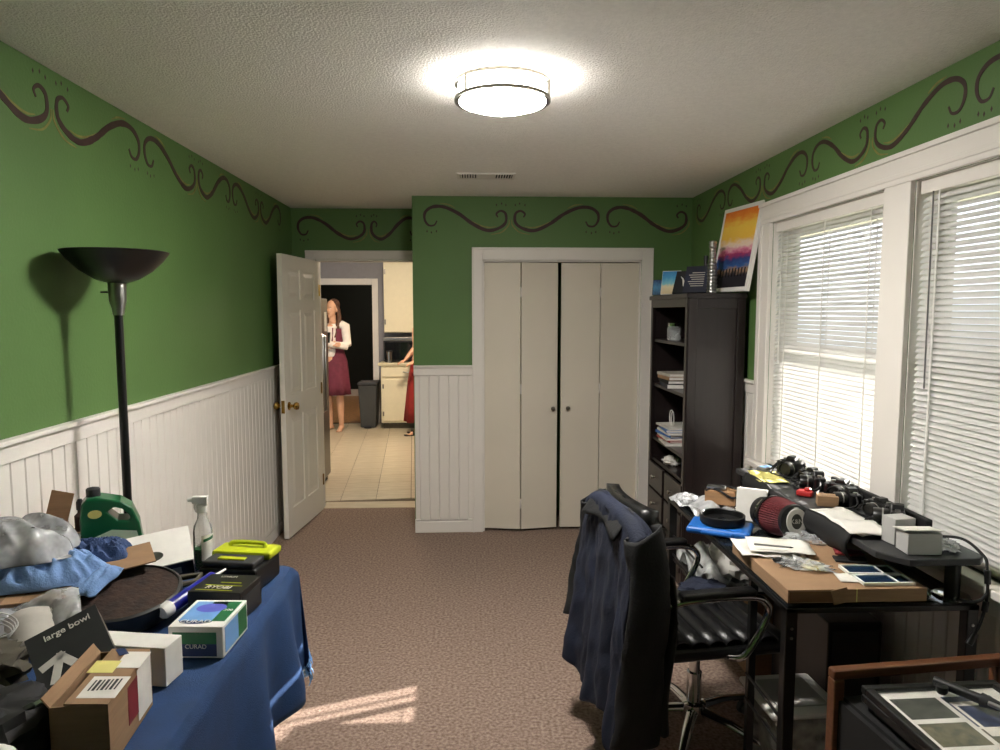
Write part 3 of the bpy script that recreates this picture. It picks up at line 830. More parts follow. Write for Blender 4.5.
MB().bb(-.085, .085, -.08, -.002, .075, .094).build('front_panel', 'charcoal', yc, bevel=.006)
MB().bb(-.045, .045, -.06, -.038, .094, .099).build('badge', 'yellow_green', yc, bevel=.002)
MB().tube(catmull([(-.06, .05, .10), (-.05, .055, .112), (.05, .055, .112), (.06, .05, .10)], 4), .007, 8).build('handle', 'yellow_green', yc, True)
# gloves box
cu = simple_box('glove_box', 'white blue and green glove dispenser carton on the blue cloth edge', 'box', (-.69, 1.805, Z0), (.138, .165, .082), R(-3), 'white_plastic',
    (('print_field', 'top', -.42, .20, -.30, .42, 'print_blue'), ('print_field', 'top', .20, .44, -.30, .42, 'print_green'), ('print_field', 'top', -.1, .2, .18, .42, 'print_green'),
     ('end_print', 'front', -.42, .38, .06, .45, 'print_navy'), ('end_print', 'front', -.42, .38, .45, .82, 'print_green'), ('side_print', 'right', -.42, .1, .1, .9, 'print_blue'), ('side_print', 'right', .1, .45, .1, .9, 'print_green')))
MB().lathe([(.036, .0012), (.0, .0016)], (-.005, .028, .0818), 24, sx=1.1, sy=.75).build('dispenser_slot', 'print_violet', cu)
MB().lathe([(.038, .0008), (.0, .0010)], (-.012, -.054, .0818), 24, sx=1.1, sy=.36).build('logo_oval', 'print_navy', cu)
text('CURAD', .023, 'label_white', cu, (-.012, -.055, .0834))
text('200', .016, 'label_white', cu, (.045, .015, .0834))
text('CURAD', .016, 'label_white', cu, (0, -.0836, .03), (PI/2, 0, 0))
# shallow white carton
wbx = simple_box('foam_box', 'plain white shallow carton standing in front of the pan', 'box', (-.828, 1.640, Z0), (.25, .070, .094), R(-9), 'paper')
# cardboard shipping box with labels and an open flap
sh = thing('shipping_box', 'small opened cardboard shipping box with white labels at the table edge', 'box', (-.752, 1.40, Z0), R(5))
b = MB(); sx, sy, sz, t = .105, .22, .128, .003
b.bb(-sx/2, sx/2, -sy/2, sy/2, 0, t); b.bb(-sx/2, -sx/2+t, -sy/2, sy/2, 0, sz); b.bb(sx/2-t, sx/2, -sy/2, sy/2, 0, sz); b.bb(-sx/2, sx/2, -sy/2, -sy/2+t, 0, sz); b.bb(-sx/2, sx/2, sy/2-t, sy/2, 0, sz)
b.build('box_body', 'cardboard', sh)
MB().box((.012, 0, sz+.002), (sx-.028, sy, .003), (0, R(4), 0)).build('closed_flap', 'cardboard', sh)
MB().box((-sx/2-.006, 0, sz+.010), (.024, sy, .003), (0, R(55), 0)).build('open_flap', 'cardboard', sh)
for (x, y, w, d, mm) in ((.022, -.05, .07, .08, 'label_white'), (.035, .06, .05, .07, 'label_white'), (-.01, .03, .05, .05, 'label_yellow')):
    MB().box((x, y, sz+.0045-.07*x+.0005), (w, d, .0006), (0, R(4), 0)).build('label_print', mm, sh)
for i in range(7): MB().box((-.002+.008*i, -.045, sz+.0056), (.003+.002*(i % 2), .04, .0005), (0, R(4), 0)).build('barcode_bar', 'charcoal', sh)
MB().box((.0, .095, sz+.0052), (.018, .035, .0006), (0, R(4), R(35))).build('label_print', 'print_navy', sh)
MB().bb(sx/2, sx/2+.0008, -.02, .08, .03, .11).build('label_print', 'red_dark', sh)
MB().bb(sx/2, sx/2+.0010, .03, .105, .01, .12).build('label_print', 'label_white', sh)
# black box with an arrow
ab = thing('arrow_box', 'charcoal square carton with a bold white arrow turned cornerwise', 'box', (-.895, 1.565, Z0+.085), tuple((Matrix.Rotation(R(34), 3, 'X') @ Matrix.Rotation(R(-52), 3, 'Z')).to_euler()))
MB().bb(-.074, .074, -.074, .074, 0, .05).build('body', 'olive', ab, bevel=.002)
MB().bb(-.075, .075, -.075, .075, .05, .053).build('black_lid', 'charcoal', ab, bevel=.001)
text('large bowl', .023, 'label_white', ab, (-.050, .008, .0536), (0, 0, PI/2), bold=.0002)
ar = MB()
for p0, p1 in (((.042, -.042), (-.0, -.0)), ((.0, .0), (.036, .004)), ((.0, .0), (-.004, -.036))):
    d = Vector((p1[0]-p0[0], p1[1]-p0[1], 0)); ar.box(((p0[0]+p1[0])/2, (p0[1]+p1[1])/2, .0536), (d.length+.016, .018, .0008), (0, 0, math.atan2(d.y, d.x)))
o = ar.build('arrow_print', 'label_white', ab, bevel=.006, seg=3); o.location = (.012, -.022, 0); o.rotation_euler = (0, 0, R(22))
tag(blob(.07, .06, .05, 91, .3).build('rag', 'olive', None, True), 'small olive rag wedged under the arrow box', 'rag', loc=(-.92, 1.575, Z0-.002))

# kraft box with clothes and bags on it
kb = simple_box('kraft_box', 'brown kraft carton under the light blue shirt', 'box', (-1.265, 1.97, Z0), (.26, .28, .10), R(18), 'kraft', (('tape', 'top', -.08, .08, -.5, .5, 'cardboard'),))
tag(drape(.34, .20, .085, 3, 60, 46, fr=8, fold=.85).build('shirt', 'blue_shirt', None, True, solid=.003, sub=1), 'crumpled light blue shirt heaped on the kraft carton', 'clothing', loc=(-1.235, 2.0, Z0+.102), rot=R(22))
tag(drape(.22, .13, .085, 8, 50, 40, fr=8, fold=.8).build('jeans', 'denim', None, True, solid=.003), 'rolled dark blue jeans lying below the green jug', 'clothing', loc=(-1.15, 2.13, Z0+.10), rot=R(15))
tag(drape(.10, .14, .03, 14, fr=4).build('shirt_sleeve', 'blue_shirt', None, True, solid=.003), 'light blue sleeve hanging beside the tan cardboard sheet', 'clothing', loc=(-1.075, 1.99, Z0+.10), rot=(R(14), 0, R(-10)))
cb = thing('storage_box', 'brown carton with an upright flap behind the grey plastic bag', 'box', (-1.335, 2.255, Z0), R(4))
MB().bb(-.075, .075, -.085, .085, 0, .15).build('body', 'cardboard', cb, bevel=.002)
MB().box((-.02, .06, .215), (.07, .003, .13), (R(-8), R(12), 0)).build('upright_flap', 'cardboard', cb)
tag(drape(.30, .24, .13, 23, 60, 50, fr=3.2, fold=.7).build('plastic_bag', 'bag_grey', None, True, solid=.003, sub=1), 'big grey see-through plastic bag slumped on the clothes heap', 'bag', loc=(-1.31, 2.03, Z0+.165), rot=R(30))
tag(MB().box((0, 0, 0), (.17, .13, .004), (R(10), R(-6), R(30))).build('cardboard_sheet', 'cardboard'), 'tan cardboard sheet leaning on the cream box', 'cardboard', loc=(-1.055, 2.10, Z0+.125))
tag(MB().grid(lambda u, v: ((u-.5)*.19, (v-.5)*.13, .012*math.sin(u*7+v*3)+.02*abs(nz(u*5, v*4, 3))+.012*v), 26, 20).build('zip_bag', 'clear_plastic', None, True, solid=.004), 'clear zip bag with papers in front of the kraft carton', 'bag', loc=(-1.115, 1.79, Z0+.075), rot=(R(30), R(-8), R(28)))
tag(MB().grid(lambda u, v: ((u-.5)*.15, (v-.5)*.10, .06+.02*math.sin(u*5)+.02*v), 8, 6).build('instruction_sheet', 'paper_grey', None, True, solid=.001), 'folded grey instruction sheet inside the zip bag', 'paper', loc=(-1.11, 1.80, Z0+.01), rot=(R(30), R(-8), R(35)))
bt = thing('dropper_bottle', 'tiny brown bottle peeking up behind the jeans', 'bottle', (-1.29, 2.345-.03, Z0+.15))
MB().lathe([(0, 0), (.018, 0), (.018, .05), (.008, .06), (.008, .07)], n=14).build('bottle_body', 'rust', bt, True)
MB().lathe([(.011, .07), (.011, .095), (.006, .105), (0, .105)], n=14).build('cap', 'black_plastic', bt, True)
# dark bags and odds in the near corner
tag(blob(.12, .15, .065, 41, .25).build('backpack', 'black_matte', None, True), 'black fabric bag in the near corner of the table', 'bag', loc=(-.925, 1.33, Z0), rot=R(10))
tag(blob(.13, .12, .07, 47, .3).build('canvas_pouch', 'olive', None, True), 'olive canvas pouch left of the arrow box', 'bag', loc=(-1.14, 1.55, Z0), rot=R(30))
cc = MB()
for k in range(4):
    cc.tube([( (.045+.005*k)*math.cos(a_), (.03+.004*k)*math.sin(a_), .01+.008*k) for a_ in [2*PI*i/24 for i in range(24)]], .002, 6, True)
tag(cc.build('cable_coil', 'grey_box', None, True), 'coil of pale grey cable beside the olive pouch', 'cable', loc=(-1.165, 1.685, Z0+.085), rot=(R(20), R(10), 0))
tb2 = thing('food_tub', 'white translucent lidded tub at the bottom left corner', 'tub', (-.86, 1.165, Z0))
MB().lathe([(0, 0), (.055, 0), (.068, .085)], n=24).build('tub_body', 'bin_clear', tb2, True)
MB().lathe([(.072, .082), (.072, .092), (.066, .096), (0, .096)], n=24).build('lid', 'white_plastic', tb2, True)
pk = thing('pocket_knife', 'silver folding tool lying against the small shipping box', 'tool', (-.872, 1.335, Z0+.09), (R(10), R(-12), R(48)))
MB().bb(-.04, .02, -.008, .008, 0, .012).build('handle', 'black_plastic', pk, bevel=.003)
MB().prism([(.02, -.006), (.075, -.004), (.082, .003), (.02, .006)], .004, .008).build('blade', 'steel', pk)
tag(blob(.04, .03, .012, 55, .3).build('red_wrapper', 'red', None, True), 'crumpled red wrapper on the black fabric bag', 'wrapper', loc=(-.98, 1.36, Z0+.10))

# ================================================================ BOOKCASE
bx0, bx1, by0, by1, bz = 1.235, 1.565, 3.95, 4.75, 1.70
bc = thing('bookcase', 'tall dark brown bookcase with drawers beside the window', 'bookcase', ((bx0+bx1)/2, (by0+by1)/2, 0))
w, d = (bx1-bx0)/2, (by1-by0)/2
t = .022
def side(y):
    b = MB(); b.bb(-w, w, y-t/2, y+t/2, 0, bz)
    return b
for sgn in (-1, 1):
    sp = side(sgn*(d-t/2)).build('side_panel', 'dark_wood', bc, bevel=.002)
    fr = MB(); y = sgn*(d+.004)
    fr.bb(-w, -w+.05, y-.006, y+.006, .0, bz); fr.bb(w-.05, w, y-.006, y+.006, 0, bz); fr.bb(-w+.05, w-.05, y-.006, y+.006, bz-.06, bz); fr.bb(-w+.05, w-.05, y-.006, y+.006, 0, .09)
    fr.build('side_frame', 'dark_wood', bc, bevel=.002)
MB().bb(w-.01, w, -d+t, d-t, .02, bz).build('back_panel', 'dark_wood', bc)
MB().bb(-w-.015, w+.005, -d-.02, d+.02, bz, bz+.028).build('top_board', 'dark_wood', bc, bevel=.004)
for z in (.62, .765, 1.13, 1.43):
    MB().bb(-w+.012, w-.01, -d+t, d-t, z-.01, z+.01).build('shelf', 'dark_wood', bc, bevel=.001)
fs_ = MB()
for sgn in (-1, 1): fs_.bb(-w-.006, -w+.012, sgn*(d-.02)-.02, sgn*(d-.02)+.02, 0, bz)
fs_.bb(-w-.006, -w+.012, -d+.04, d-.04, bz-.05, bz); fs_.bb(-w-.006, -w+.012, -d+.04, d-.04, 0, .07)
fs_.build('face_frame', 'dark_wood', bc, bevel=.002)
for j, z in enumerate((.08, .26, .44)):
    for sgn in (-1, 1):
        dr = MB().bb(-w-.012, -w+.006, sgn*d*.5-d*.44, sgn*d*.5+d*.44, z, z+.165).build('drawer', 'dark_wood', bc, bevel=.003)
        MB().lathe([(.006, 0), (.006, .012), (.014, .02), (.012, .028), (0, .030)], (-w-.012, sgn*d*.5, z+.085), 14, (0, -PI/2, 0)).build('knob', 'nickel', dr, True)
# contents
jr = thing('glass_jar', 'small glass jar with a shiny lid on the upper bookcase shelf', 'jar', (1.30, 4.44, 1.441))
MB().lathe([(0, 0), (.04, 0), (.045, .02), (.045, .075), (.035, .09)], n=18).build('jar_body', 'bottle_clear', jr, True)
MB().lathe([(.04, .09), (.04, .11), (0, .112)], n=18).build('lid', 'chrome', jr, True)
bk = []
def book(loc, size, rot, cover, label, group, cat='book'):
    t = thing('book', label, cat, loc, rot, group); sx, sy, sz = size; c_ = .002
    b = MB(); b.bb(-sx/2, sx/2, -sy/2, sy/2, 0, c_); b.bb(-sx/2, sx/2, -sy/2, sy/2, sz-c_, sz); b.bb(-sx/2, -sx/2+c_, -sy/2, sy/2, 0, sz)
    b.build('cover', cover, t)
    MB().bb(-sx/2+c_, sx/2-.004, -sy/2+.003, sy/2-.003, c_, sz-c_).build('page_block', 'paper', t)
    return t
z = 1.141
names = ['bottom', 'second', 'third', 'top']
for i, (cv, h) in enumerate((('book_print', .028), ('black_matte', .02), ('wood_light', .022), ('paper_grey', .018))):
    book((1.345, 4.44+.01*i, z), (.21, .28-.02*i, h), R(4*i-6), cv, '%s book of the short flat pile on the middle bookcase shelf' % names[i], 'books lying on the middle shelf'); z += h+.0005
z = .776
names = ['lowest', 'second lowest', 'third lowest', 'fourth lowest', 'fifth', 'sixth', 'topmost']
for i, (cv, h) in enumerate((('label_white', .022), ('red', .012), ('label_white', .016), ('blue_tray', .018), ('label_white', .014), ('blue_tray', .018), ('label_white', .012))):
    book((1.335+.004*(i % 2), 4.43+.006*((i*5) % 4), z), (.20, .25, h), R(3*((i*3) % 5)-5), cv, '%s of the white, blue and red booklets piled on the lower bookcase shelf' % names[i], 'booklets on the lower shelf', 'booklet'); z += h+.0005
cb_ = MB(); pts = [(0, .045*math.cos(a_), .05+.05*math.sin(a_)) for a_ in [2*PI*i/20 for i in range(20)]]
cb_.tube(pts, .003, 6, True); cb_.tube([(p[0]+.01, p[1]*.8+.01, p[2]*.9) for p in pts], .003, 6, True)
tag(cb_.build('charging_cable', 'white_plastic', None, True), 'loop of white cable on top of the booklet pile', 'cable', loc=(1.29, 4.42, z))
wt = tag(blob(.06, .07, .03, 61, .3).build('crumpled_wrapper', 'paper', None, True), 'crumpled white wrapper on the lowest open bookcase shelf', 'wrapper', loc=(1.30, 4.43, .632))
hp = thing('headset', 'dark headset lying in the middle bookcase compartment', 'headset', (1.33, 4.14, 1.141))
MB().tube([(0, .07*math.cos(a_), .05+.06*math.sin(a_)) for a_ in [PI*i/12 for i in range(13)]], .007, 8).build('band', 'black_plastic', hp, True)
for sgn in (-1, 1): MB().lathe([(0, 0), (.033, 0), (.035, .012), (.03, .024), (0, .024)], (0, sgn*.07-.012, .035), 16, (-PI/2, 0, 0)).build('ear_cup', 'charcoal', hp, True)
# on top
TB = bz+.0295
pt = thing('canvas_painting', 'white-edged sunset canvas leaning on top of the bookcase', 'painting', (1.483, 4.0, TB+.006), (0, R(10), R(9)))
# canvas stands along local y, facing -x
MB().bb(-.010, .010, -.205, .205, 0, .50).build('stretched_canvas', 'white_plastic', pt, bevel=.003)
MB().bb(-.0108, -.010, -.180, .180, .025, .475).build('sunset_picture', 'sunset_print', pt)
b = MB()
for i in range(9): b.box((-.0112, -.15+.033*i+.01*nz(i, 3), .11+.012*nz(i, 7)), (.0004, .012, .05+.02*nz(i, 1)), None)
b.build('painted_reeds', 'black_matte', pt)
vs_ = thing('ringed_vase', 'silver ring-stacked candlestick on top of the bookcase', 'candlestick', (1.395, 4.03, TB))
vs_.scale = (1.12, 1.12, 1.14)
prof = []
for i in range(15):
    z0_ = i*.0175; r_ = .026-.009*min(1, max(0, (i-6)/4)) if i < 13 else .02
    prof += [(r_*.86, z0_), (r_, z0_+.004), (r_, z0_+.012), (r_*.86, z0_+.0165)]
MB().lathe([(0, 0)]+prof+[(0, .265)], n=22).build('stacked_rings', 'steel', vs_, True)
bp_ = thing('plaque_book', 'dark navy book with white lines propped on the bookcase top', 'book', (1.34, 4.17, TB+.004), (0, R(20), R(48)))
MB().bb(-.012, .012, -.075, .075, 0, .17).build('cover', 'book_print', bp_, bevel=.002)
for i in range(7): MB().bb(-.0128, -.012, -.05, .03+.01*(i % 3), .04+.014*i, .044+.014*i).build('printed_line', 'paper_grey', bp_)
br = thing('bird_print', 'dark picture with a pale bird propped on the bookcase top', 'picture', (1.30, 4.30, TB+.004), (0, R(22), R(42)))
MB().bb(-.006, .006, -.065, .065, 0, .15).build('backing', 'black_plastic', br)
MB().bb(-.0068, -.006, -.06, .06, .005, .145).build('picture_print', 'bird_print', br)
MB().prism([(-.02, .03), (0, .05), (.012, .09), (.03, .115), (.008, .10), (-.004, .08), (-.015, .05)], -.0076, -.0068, rot=Matrix(((0, 0, 1), (1, 0, 0), (0, 1, 0)))).build('bird_shape', 'paper', br)
b1 = thing('beach_picture', 'bright beach picture standing on the bookcase top', 'picture', (1.275, 4.47, TB+.003), (0, R(14), R(55)))
MB().bb(-.006, .006, -.06, .06, 0, .155).build('frame', 'white_plastic', b1)
MB().bb(-.0068, -.006, -.058, .058, .003, .152).build('picture_print', 'beach_print', b1)
b2 = thing('sea_picture', 'small blue picture at the far end of the bookcase top', 'picture', (1.255, 4.66, TB+.002), (0, R(10), R(55)))
MB().bb(-.005, .005, -.045, .045, 0, .105).build('frame', 'charcoal', b2)
MB().bb(-.0056, -.005, -.042, .042, .003, .102).build('picture_print', 'sea_print', b2)
db = thing('dark_bottle', 'slim dark bottle behind the propped navy book', 'bottle', (1.43, 4.25, TB))
MB().lathe([(0, 0), (.028, 0), (.03, .01), (.03, .13), (.012, .165), (.012, .225), (0, .227)], n=18).build('bottle_body', 'black_plastic', db, True)
MB().lathe([(.0135, .205), (.0135, .232), (0, .233)], n=14).build('cap', 'charcoal', db, True)

# ================================================================ DESK
dx0, dx1, dy0, dy1, dz = .94, 1.535, 1.985, 3.25, .745
dk = thing('desk', 'black metal desk with a glass top and raised shelf under the windows', 'desk', ((dx0+dx1)/2, (dy0+dy1)/2, 0))
w, d = (dx1-dx0)/2, (dy1-dy0)/2
MB().bb(-w+.004, w-.004, -d+.004, d-.004, dz-.008, dz).build('glass_top', 'desk_glass', dk, bevel=.002)
b = MB()
b.bb(-w, w, -d, -d+.03, dz-.024, dz-.008); b.bb(-w, w, d-.03, d, dz-.024, dz-.008); b.bb(-w, -w+.03, -d, d, dz-.024, dz-.008); b.bb(w-.03, w, -d, d, dz-.024, dz-.008)
b.build('frame_rail', 'black_metal', dk, bevel=.002)
for sx in (-1, 1):
    for sy in (-1, 1):
        lg = MB().bb(sx*(w-.018)-.018, sx*(w-.018)+.018, sy*(d-.018)-.018, sy*(d-.018)+.018, 0, dz-.008).build('leg', 'black_metal', dk, bevel=.003)
        if sy < 0:
            for z in (dz-.07, dz-.10): MB().lathe([(.005, 0), (.004, .003), (0, .003)], (sx*(w-.018), -d-.0, z), 10, (PI/2, 0, 0)).build('screw', 'steel', lg)
for z in (.56, .47, .36, .27): MB().cyl((-w+.02, -d+.02, z), (-w+.02, -d+.33, z), .005, n=8).build('side_rod', 'black_metal', dk, True) if z < .4 else MB().cyl((-w+.02, d-.45, z), (-w+.02, d-.02, z), .005, n=8).build('side_rod', 'black_metal', dk, True)
MB().bb(-w+.02, w-.02, d-.45, d-.02, .44, .45).build('lower_shelf', 'black_metal', dk)
MB().bb(-w+.02, -w+.045, -d+.31, -d+.335, 0, dz-.008).build('leg', 'black_metal', dk, bevel=.002)
# raised shelf
sx0, sx1, sz = 1.265-(dx0+dx1)/2, 1.575-(dx0+dx1)/2, .875
poly = [(sx0, -d+.10), (sx0+.06, -d+.02), (sx1-.03, -d+.02), (sx1, -d+.05), (sx1, d), (sx0, d)]
MB().prism(poly, sz-.022, sz).build('raised_shelf', 'charcoal', dk, bevel=.003)
for y in (-d+.055, d-.06): MB().cyl(((w-.05), y, dz), ((w-.05), y, sz-.02), .022, n=18).build('shelf_post', 'black_metal', dk, True)
MB().lathe([(.05, dz), (.05, dz+.006), (.024, dz+.008)], (w-.05, -d+.055, 0), 20).build('post_flange', 'chrome', dk, True)
SZ = sz+.0015; DZ0 = dz+.0015
# flat cardboard tray box
fb_ = thing('flat_carton', 'large flat brown carton spread across the near end of the desk', 'box', (1.165, 2.225, DZ0), R(0))
MB().bb(-.215, .215, -.225, .225, 0, .042).build('carton_body', 'cardboard', fb_, bevel=.002)
MB().bb(-.21, -.075, -.2262, -.2252, .004, .036).build('open_end', 'cardboard_dark', fb_)
MB().box((-.055, -.227, .022), (.05, .003, .046), (0, R(-14), 0)).build('end_flap', 'cardboard', fb_)
MB().bb(-.005, -.002, -.2262, -.225, .002, .042).build('tape_seam', 'label_yellow', fb_)
CZ = DZ0+.0435
def sheet(nm, label, cat, loc, sx, sy, rot, m, curl=.006, th=.0008, seed=0, group=None, nu=9, nv=7):
    b = MB().grid(lambda u, v: ((u-.5)*sx, (v-.5)*sy, .0015+curl*abs(nz(u*2+seed, v*2, seed*.37))*2), nu, nv)
    return tag(b.build(nm, m, None, True, solid=th), label, cat, group, None, loc, rot)
sheet('paper_sheet', 'white printed sheet lowest on the flat carton', 'paper', (1.04, 2.36, CZ), .215, .19, R(-8), 'paper', seed=1, group='papers on the carton')
sheet('paper_sheet', 'white form lying askew on top of the other sheet', 'paper', (1.075, 2.345, CZ+.014), .21, .15, R(-14), 'paper', seed=5, group='papers on the carton')
pn_ = thing('pen', 'thin grey pen lying on the white papers', 'pen', (1.03, 2.295, CZ+.034), (0, 0, R(-20)))
MB().cyl((-.06, 0, 0), (.055, 0, 0), .0035, n=8).build('barrel', 'steel', pn_, True); MB().cyl((.055, 0, 0), (.066, 0, 0), .0035, .0008, n=8).build('tip', 'black_plastic', pn_, True)
pb = tag(blob(.085, .05, .012, 71, .5, 5).build('parts_bag', 'clear_plastic', None, True), 'flat clear parts bag at the front of the papers', 'bag', loc=(1.085, 2.185, CZ), rot=R(-30))
sheet('yellow_card', 'yellow card showing through the flat parts bag', 'card', (1.115, 2.17, CZ+.001), .07, .05, R(-25), 'card_yellow', .002, seed=3)
tag(blob(.04, .012, .010, 73, .4, 5).build('black_strap', 'black_matte', None, True), 'short black strap end beside the parts bag', 'strap', loc=(1.035, 2.215, CZ), rot=R(-35))
for i, (y, lb) in enumerate(((2.135, 'rear of two blue glass photo plates on the carton'), (2.055, 'front of two blue glass photo plates on the carton'))):
    g = thing('glass_plate', lb, 'glass plate', (1.275, y, CZ), R(-4+3*i), 'glass plates')
    MB().bb(-.075, .075, -.032, .032, 0, .006).build('plate', 'navy_glass', g, bevel=.001)
    b = MB(); 
    for (x0, x1, y0_, y1_) in ((-.08, .08, -.037, -.031), (-.08, .08, .031, .037), (-.08, -.074, -.037, .037), (.074, .08, -.037, .037), (.03, .034, -.035, .035)): b.bb(x0, x1, y0_, y1_, 0, .009)
    b.build('pale_border', 'white_plastic', g)
sheet('envelope', 'white slit envelope between the parts bag and the glass plates', 'envelope', (1.185, 2.08, CZ), .08, .07, R(-10), 'paper', .002, seed=9)
gb_ = tag(blob(.10, .075, .035, 77, .4, 4).build('hardware_bag', 'clear_plastic', None, True), 'clear bag of green and brass hardware beside the cone filter', 'bag', loc=(1.235, 2.46, DZ0), rot=R(-30))
for i in range(10):
    x, y = 1.235+random.uniform(-.055, .055), 2.46+random.uniform(-.04, .04)
    tag(MB().lathe([(0, 0), (.008, 0), (.009, .012), (.005, .022), (0, .022)], (0, 0, 0), 8).build('fitting', 'green_bits' if i % 2 else 'gold_bits', None, True), ('small brass fitting inside the clear hardware bag' if i % 2 == 0 else 'small green fitting inside the clear hardware bag'), 'fitting', 'fittings in the hardware bag', None, (x, y, DZ0+.004+.02*random.random()), (1.2, .3*i, i))
sheet('dark_wallet', 'dark leather wallet behind the glass plates', 'wallet', (1.27, 2.235, CZ), .10, .05, R(-15), 'black_matte', .004, .006, seed=12)
sheet('maroon_pouch', 'maroon pouch next to the hardware bag', 'pouch', (1.30, 2.30, CZ), .09, .05, R(-20), 'red_dark', .006, .006, seed=15)
# cone air filter
cf = thing('cone_filter', 'pleated dark red cone air filter with a white badge on its end', 'air filter', (1.20, 2.665, DZ0+.074), (0, R(83), R(-84)))
cf.scale = (1.12, 1.12, 1.12)
n = 48; vs = []; fs = []
for i, (r0, z) in enumerate(((.066, 0), (.0665, .03), (.06, .085), (.052, .115))):
    for j in range(n*2):
        rr = r0*(1 if j % 2 else .93); a_ = PI*j/n; vs.append((rr*math.cos(a_), rr*math.sin(a_), z))
for i in range(3):
    for j in range(n*2): fs.append((i*2*n+j, i*2*n+(j+1) % (2*n), (i+1)*2*n+(j+1) % (2*n), (i+1)*2*n+j))
MB().add(vs, fs).build('pleats', 'filter_red', cf, True)
MB().lathe([(.058, -.035), (.058, -.012), (.068, -.010), (.068, .004), (.060, .004)], n=32).build('neck', 'black_plastic', cf, True)
MB().lathe([(.060, -.03), (.0615, -.03), (.0615, -.018), (.060, -.018)], n=32).build('hose_clamp', 'chrome', cf, True)
MB().lathe([(.054, .112), (.056, .118), (.054, .132), (.045, .138), (0, .138)], n=32).build('end_cap', 'black_plastic', cf, True)
MB().lathe([(.047, .137), (.041, .1395), (.038, .1385)], n=32, sx=1, sy=.85).build('badge_ring', 'white_plastic', cf, True)
MB().lathe([(.029, .1384), (0, .1392)], n=32, sx=1, sy=.75).build('badge_disc', 'photo_grey', cf, True)
text('K&N', .022, 'label_white', cf, (0, 0, .1398), (0, 0, PI/2))
MB().lathe([(.055, -.035), (.055, -.075), (.05, -.075)], n=28).build('intake_tube', 'black_plastic', cf, True)
simple_box('white_carton', 'white carton lying behind the cone filter', 'box', (1.175, 2.83, DZ0), (.12, .08, .135), (R(-12), 0, R(-30)), 'paper')
# blue tray and black round cap
bt_ = thing('blue_tray', 'blue plastic case lying under the round black lid', 'case', (.995, 2.70, DZ0), R(-28))
MB().bb(-.12, .12, -.085, .085, 0, .028).build('case_body', 'blue_tray', bt_, bevel=.012, seg=3)
MB().bb(-.06, .06, -.098, -.082, .006, .022).build('grip', 'blue_tray', bt_, bevel=.006)
ld = thing('round_lid', 'shallow glossy black round lid on the blue case', 'lid', (1.01, 2.72, DZ0+.0295))
MB().lathe([(0, 0), (.082, 0), (.088, .006), (.088, .034), (.084, .036), (.080, .032), (.079, .012), (0, .010)], n=44).build('dish', 'black_plastic', ld, True)
MB().lathe([(.02, .010), (.018, .016), (0, .017)], n=24).build('hub', 'dark_glass', ld, True)
# clear plastic at the far end, wood block with strap
sheet('plastic_sheet', 'crinkled clear plastic sheet at the far corner of the desk', 'plastic', (1.03, 3.03, DZ0), .19, .30, R(6), 'bag_grey', .03, seed=20, nu=22, nv=26)
tag(blob(.05, .06, .02, 81, .25, 3).build('clear_tray', 'clear_plastic', None, True), 'clear plastic clamshell beside the wooden block', 'packaging', loc=(1.0, 3.14, DZ0), rot=R(20))
wbk = thing('wooden_block', 'small wooden block wrapped with a black strap at the desk far end', 'block', (1.12, 3.04, DZ0+.02), R(-28))
MB().bb(-.065, .065, -.04, .04, 0, .062).build('block', 'wood_light', wbk, bevel=.003)
MB().tube(catmull([(-.06, -.043, .062), (-.03, -.01, .07), (.03, .03, .07), (.075, .02, .055), (.08, -.02, .045), (.05, -.045, .04), (0, -.042, .064), (-.05, .0, .07), (0, .04, .068), (.06, .03, .066)], 5), .005, 6).build('strap', 'black_matte', wbk, True)
MB().bb(-.06, .02, -.03, .01, .066, .078).build('buckle', 'steel', wbk, bevel=.003)
tag(blob(.05, .05, .02, 83, .4, 4).build('tissue', 'paper', None, True), 'crumpled white tissue right of the wooden block', 'tissue', loc=(1.20, 2.94, DZ0))
simple_box('parts_carton', 'brown carton standing under the far end of the raised shelf', 'box', (1.40, 2.96, DZ0), (.20, .14, .10), R(0), 'cardboard', (('printed_mark', 'front', -.1, .1, .3, .6, 'cardboard_dark'),))
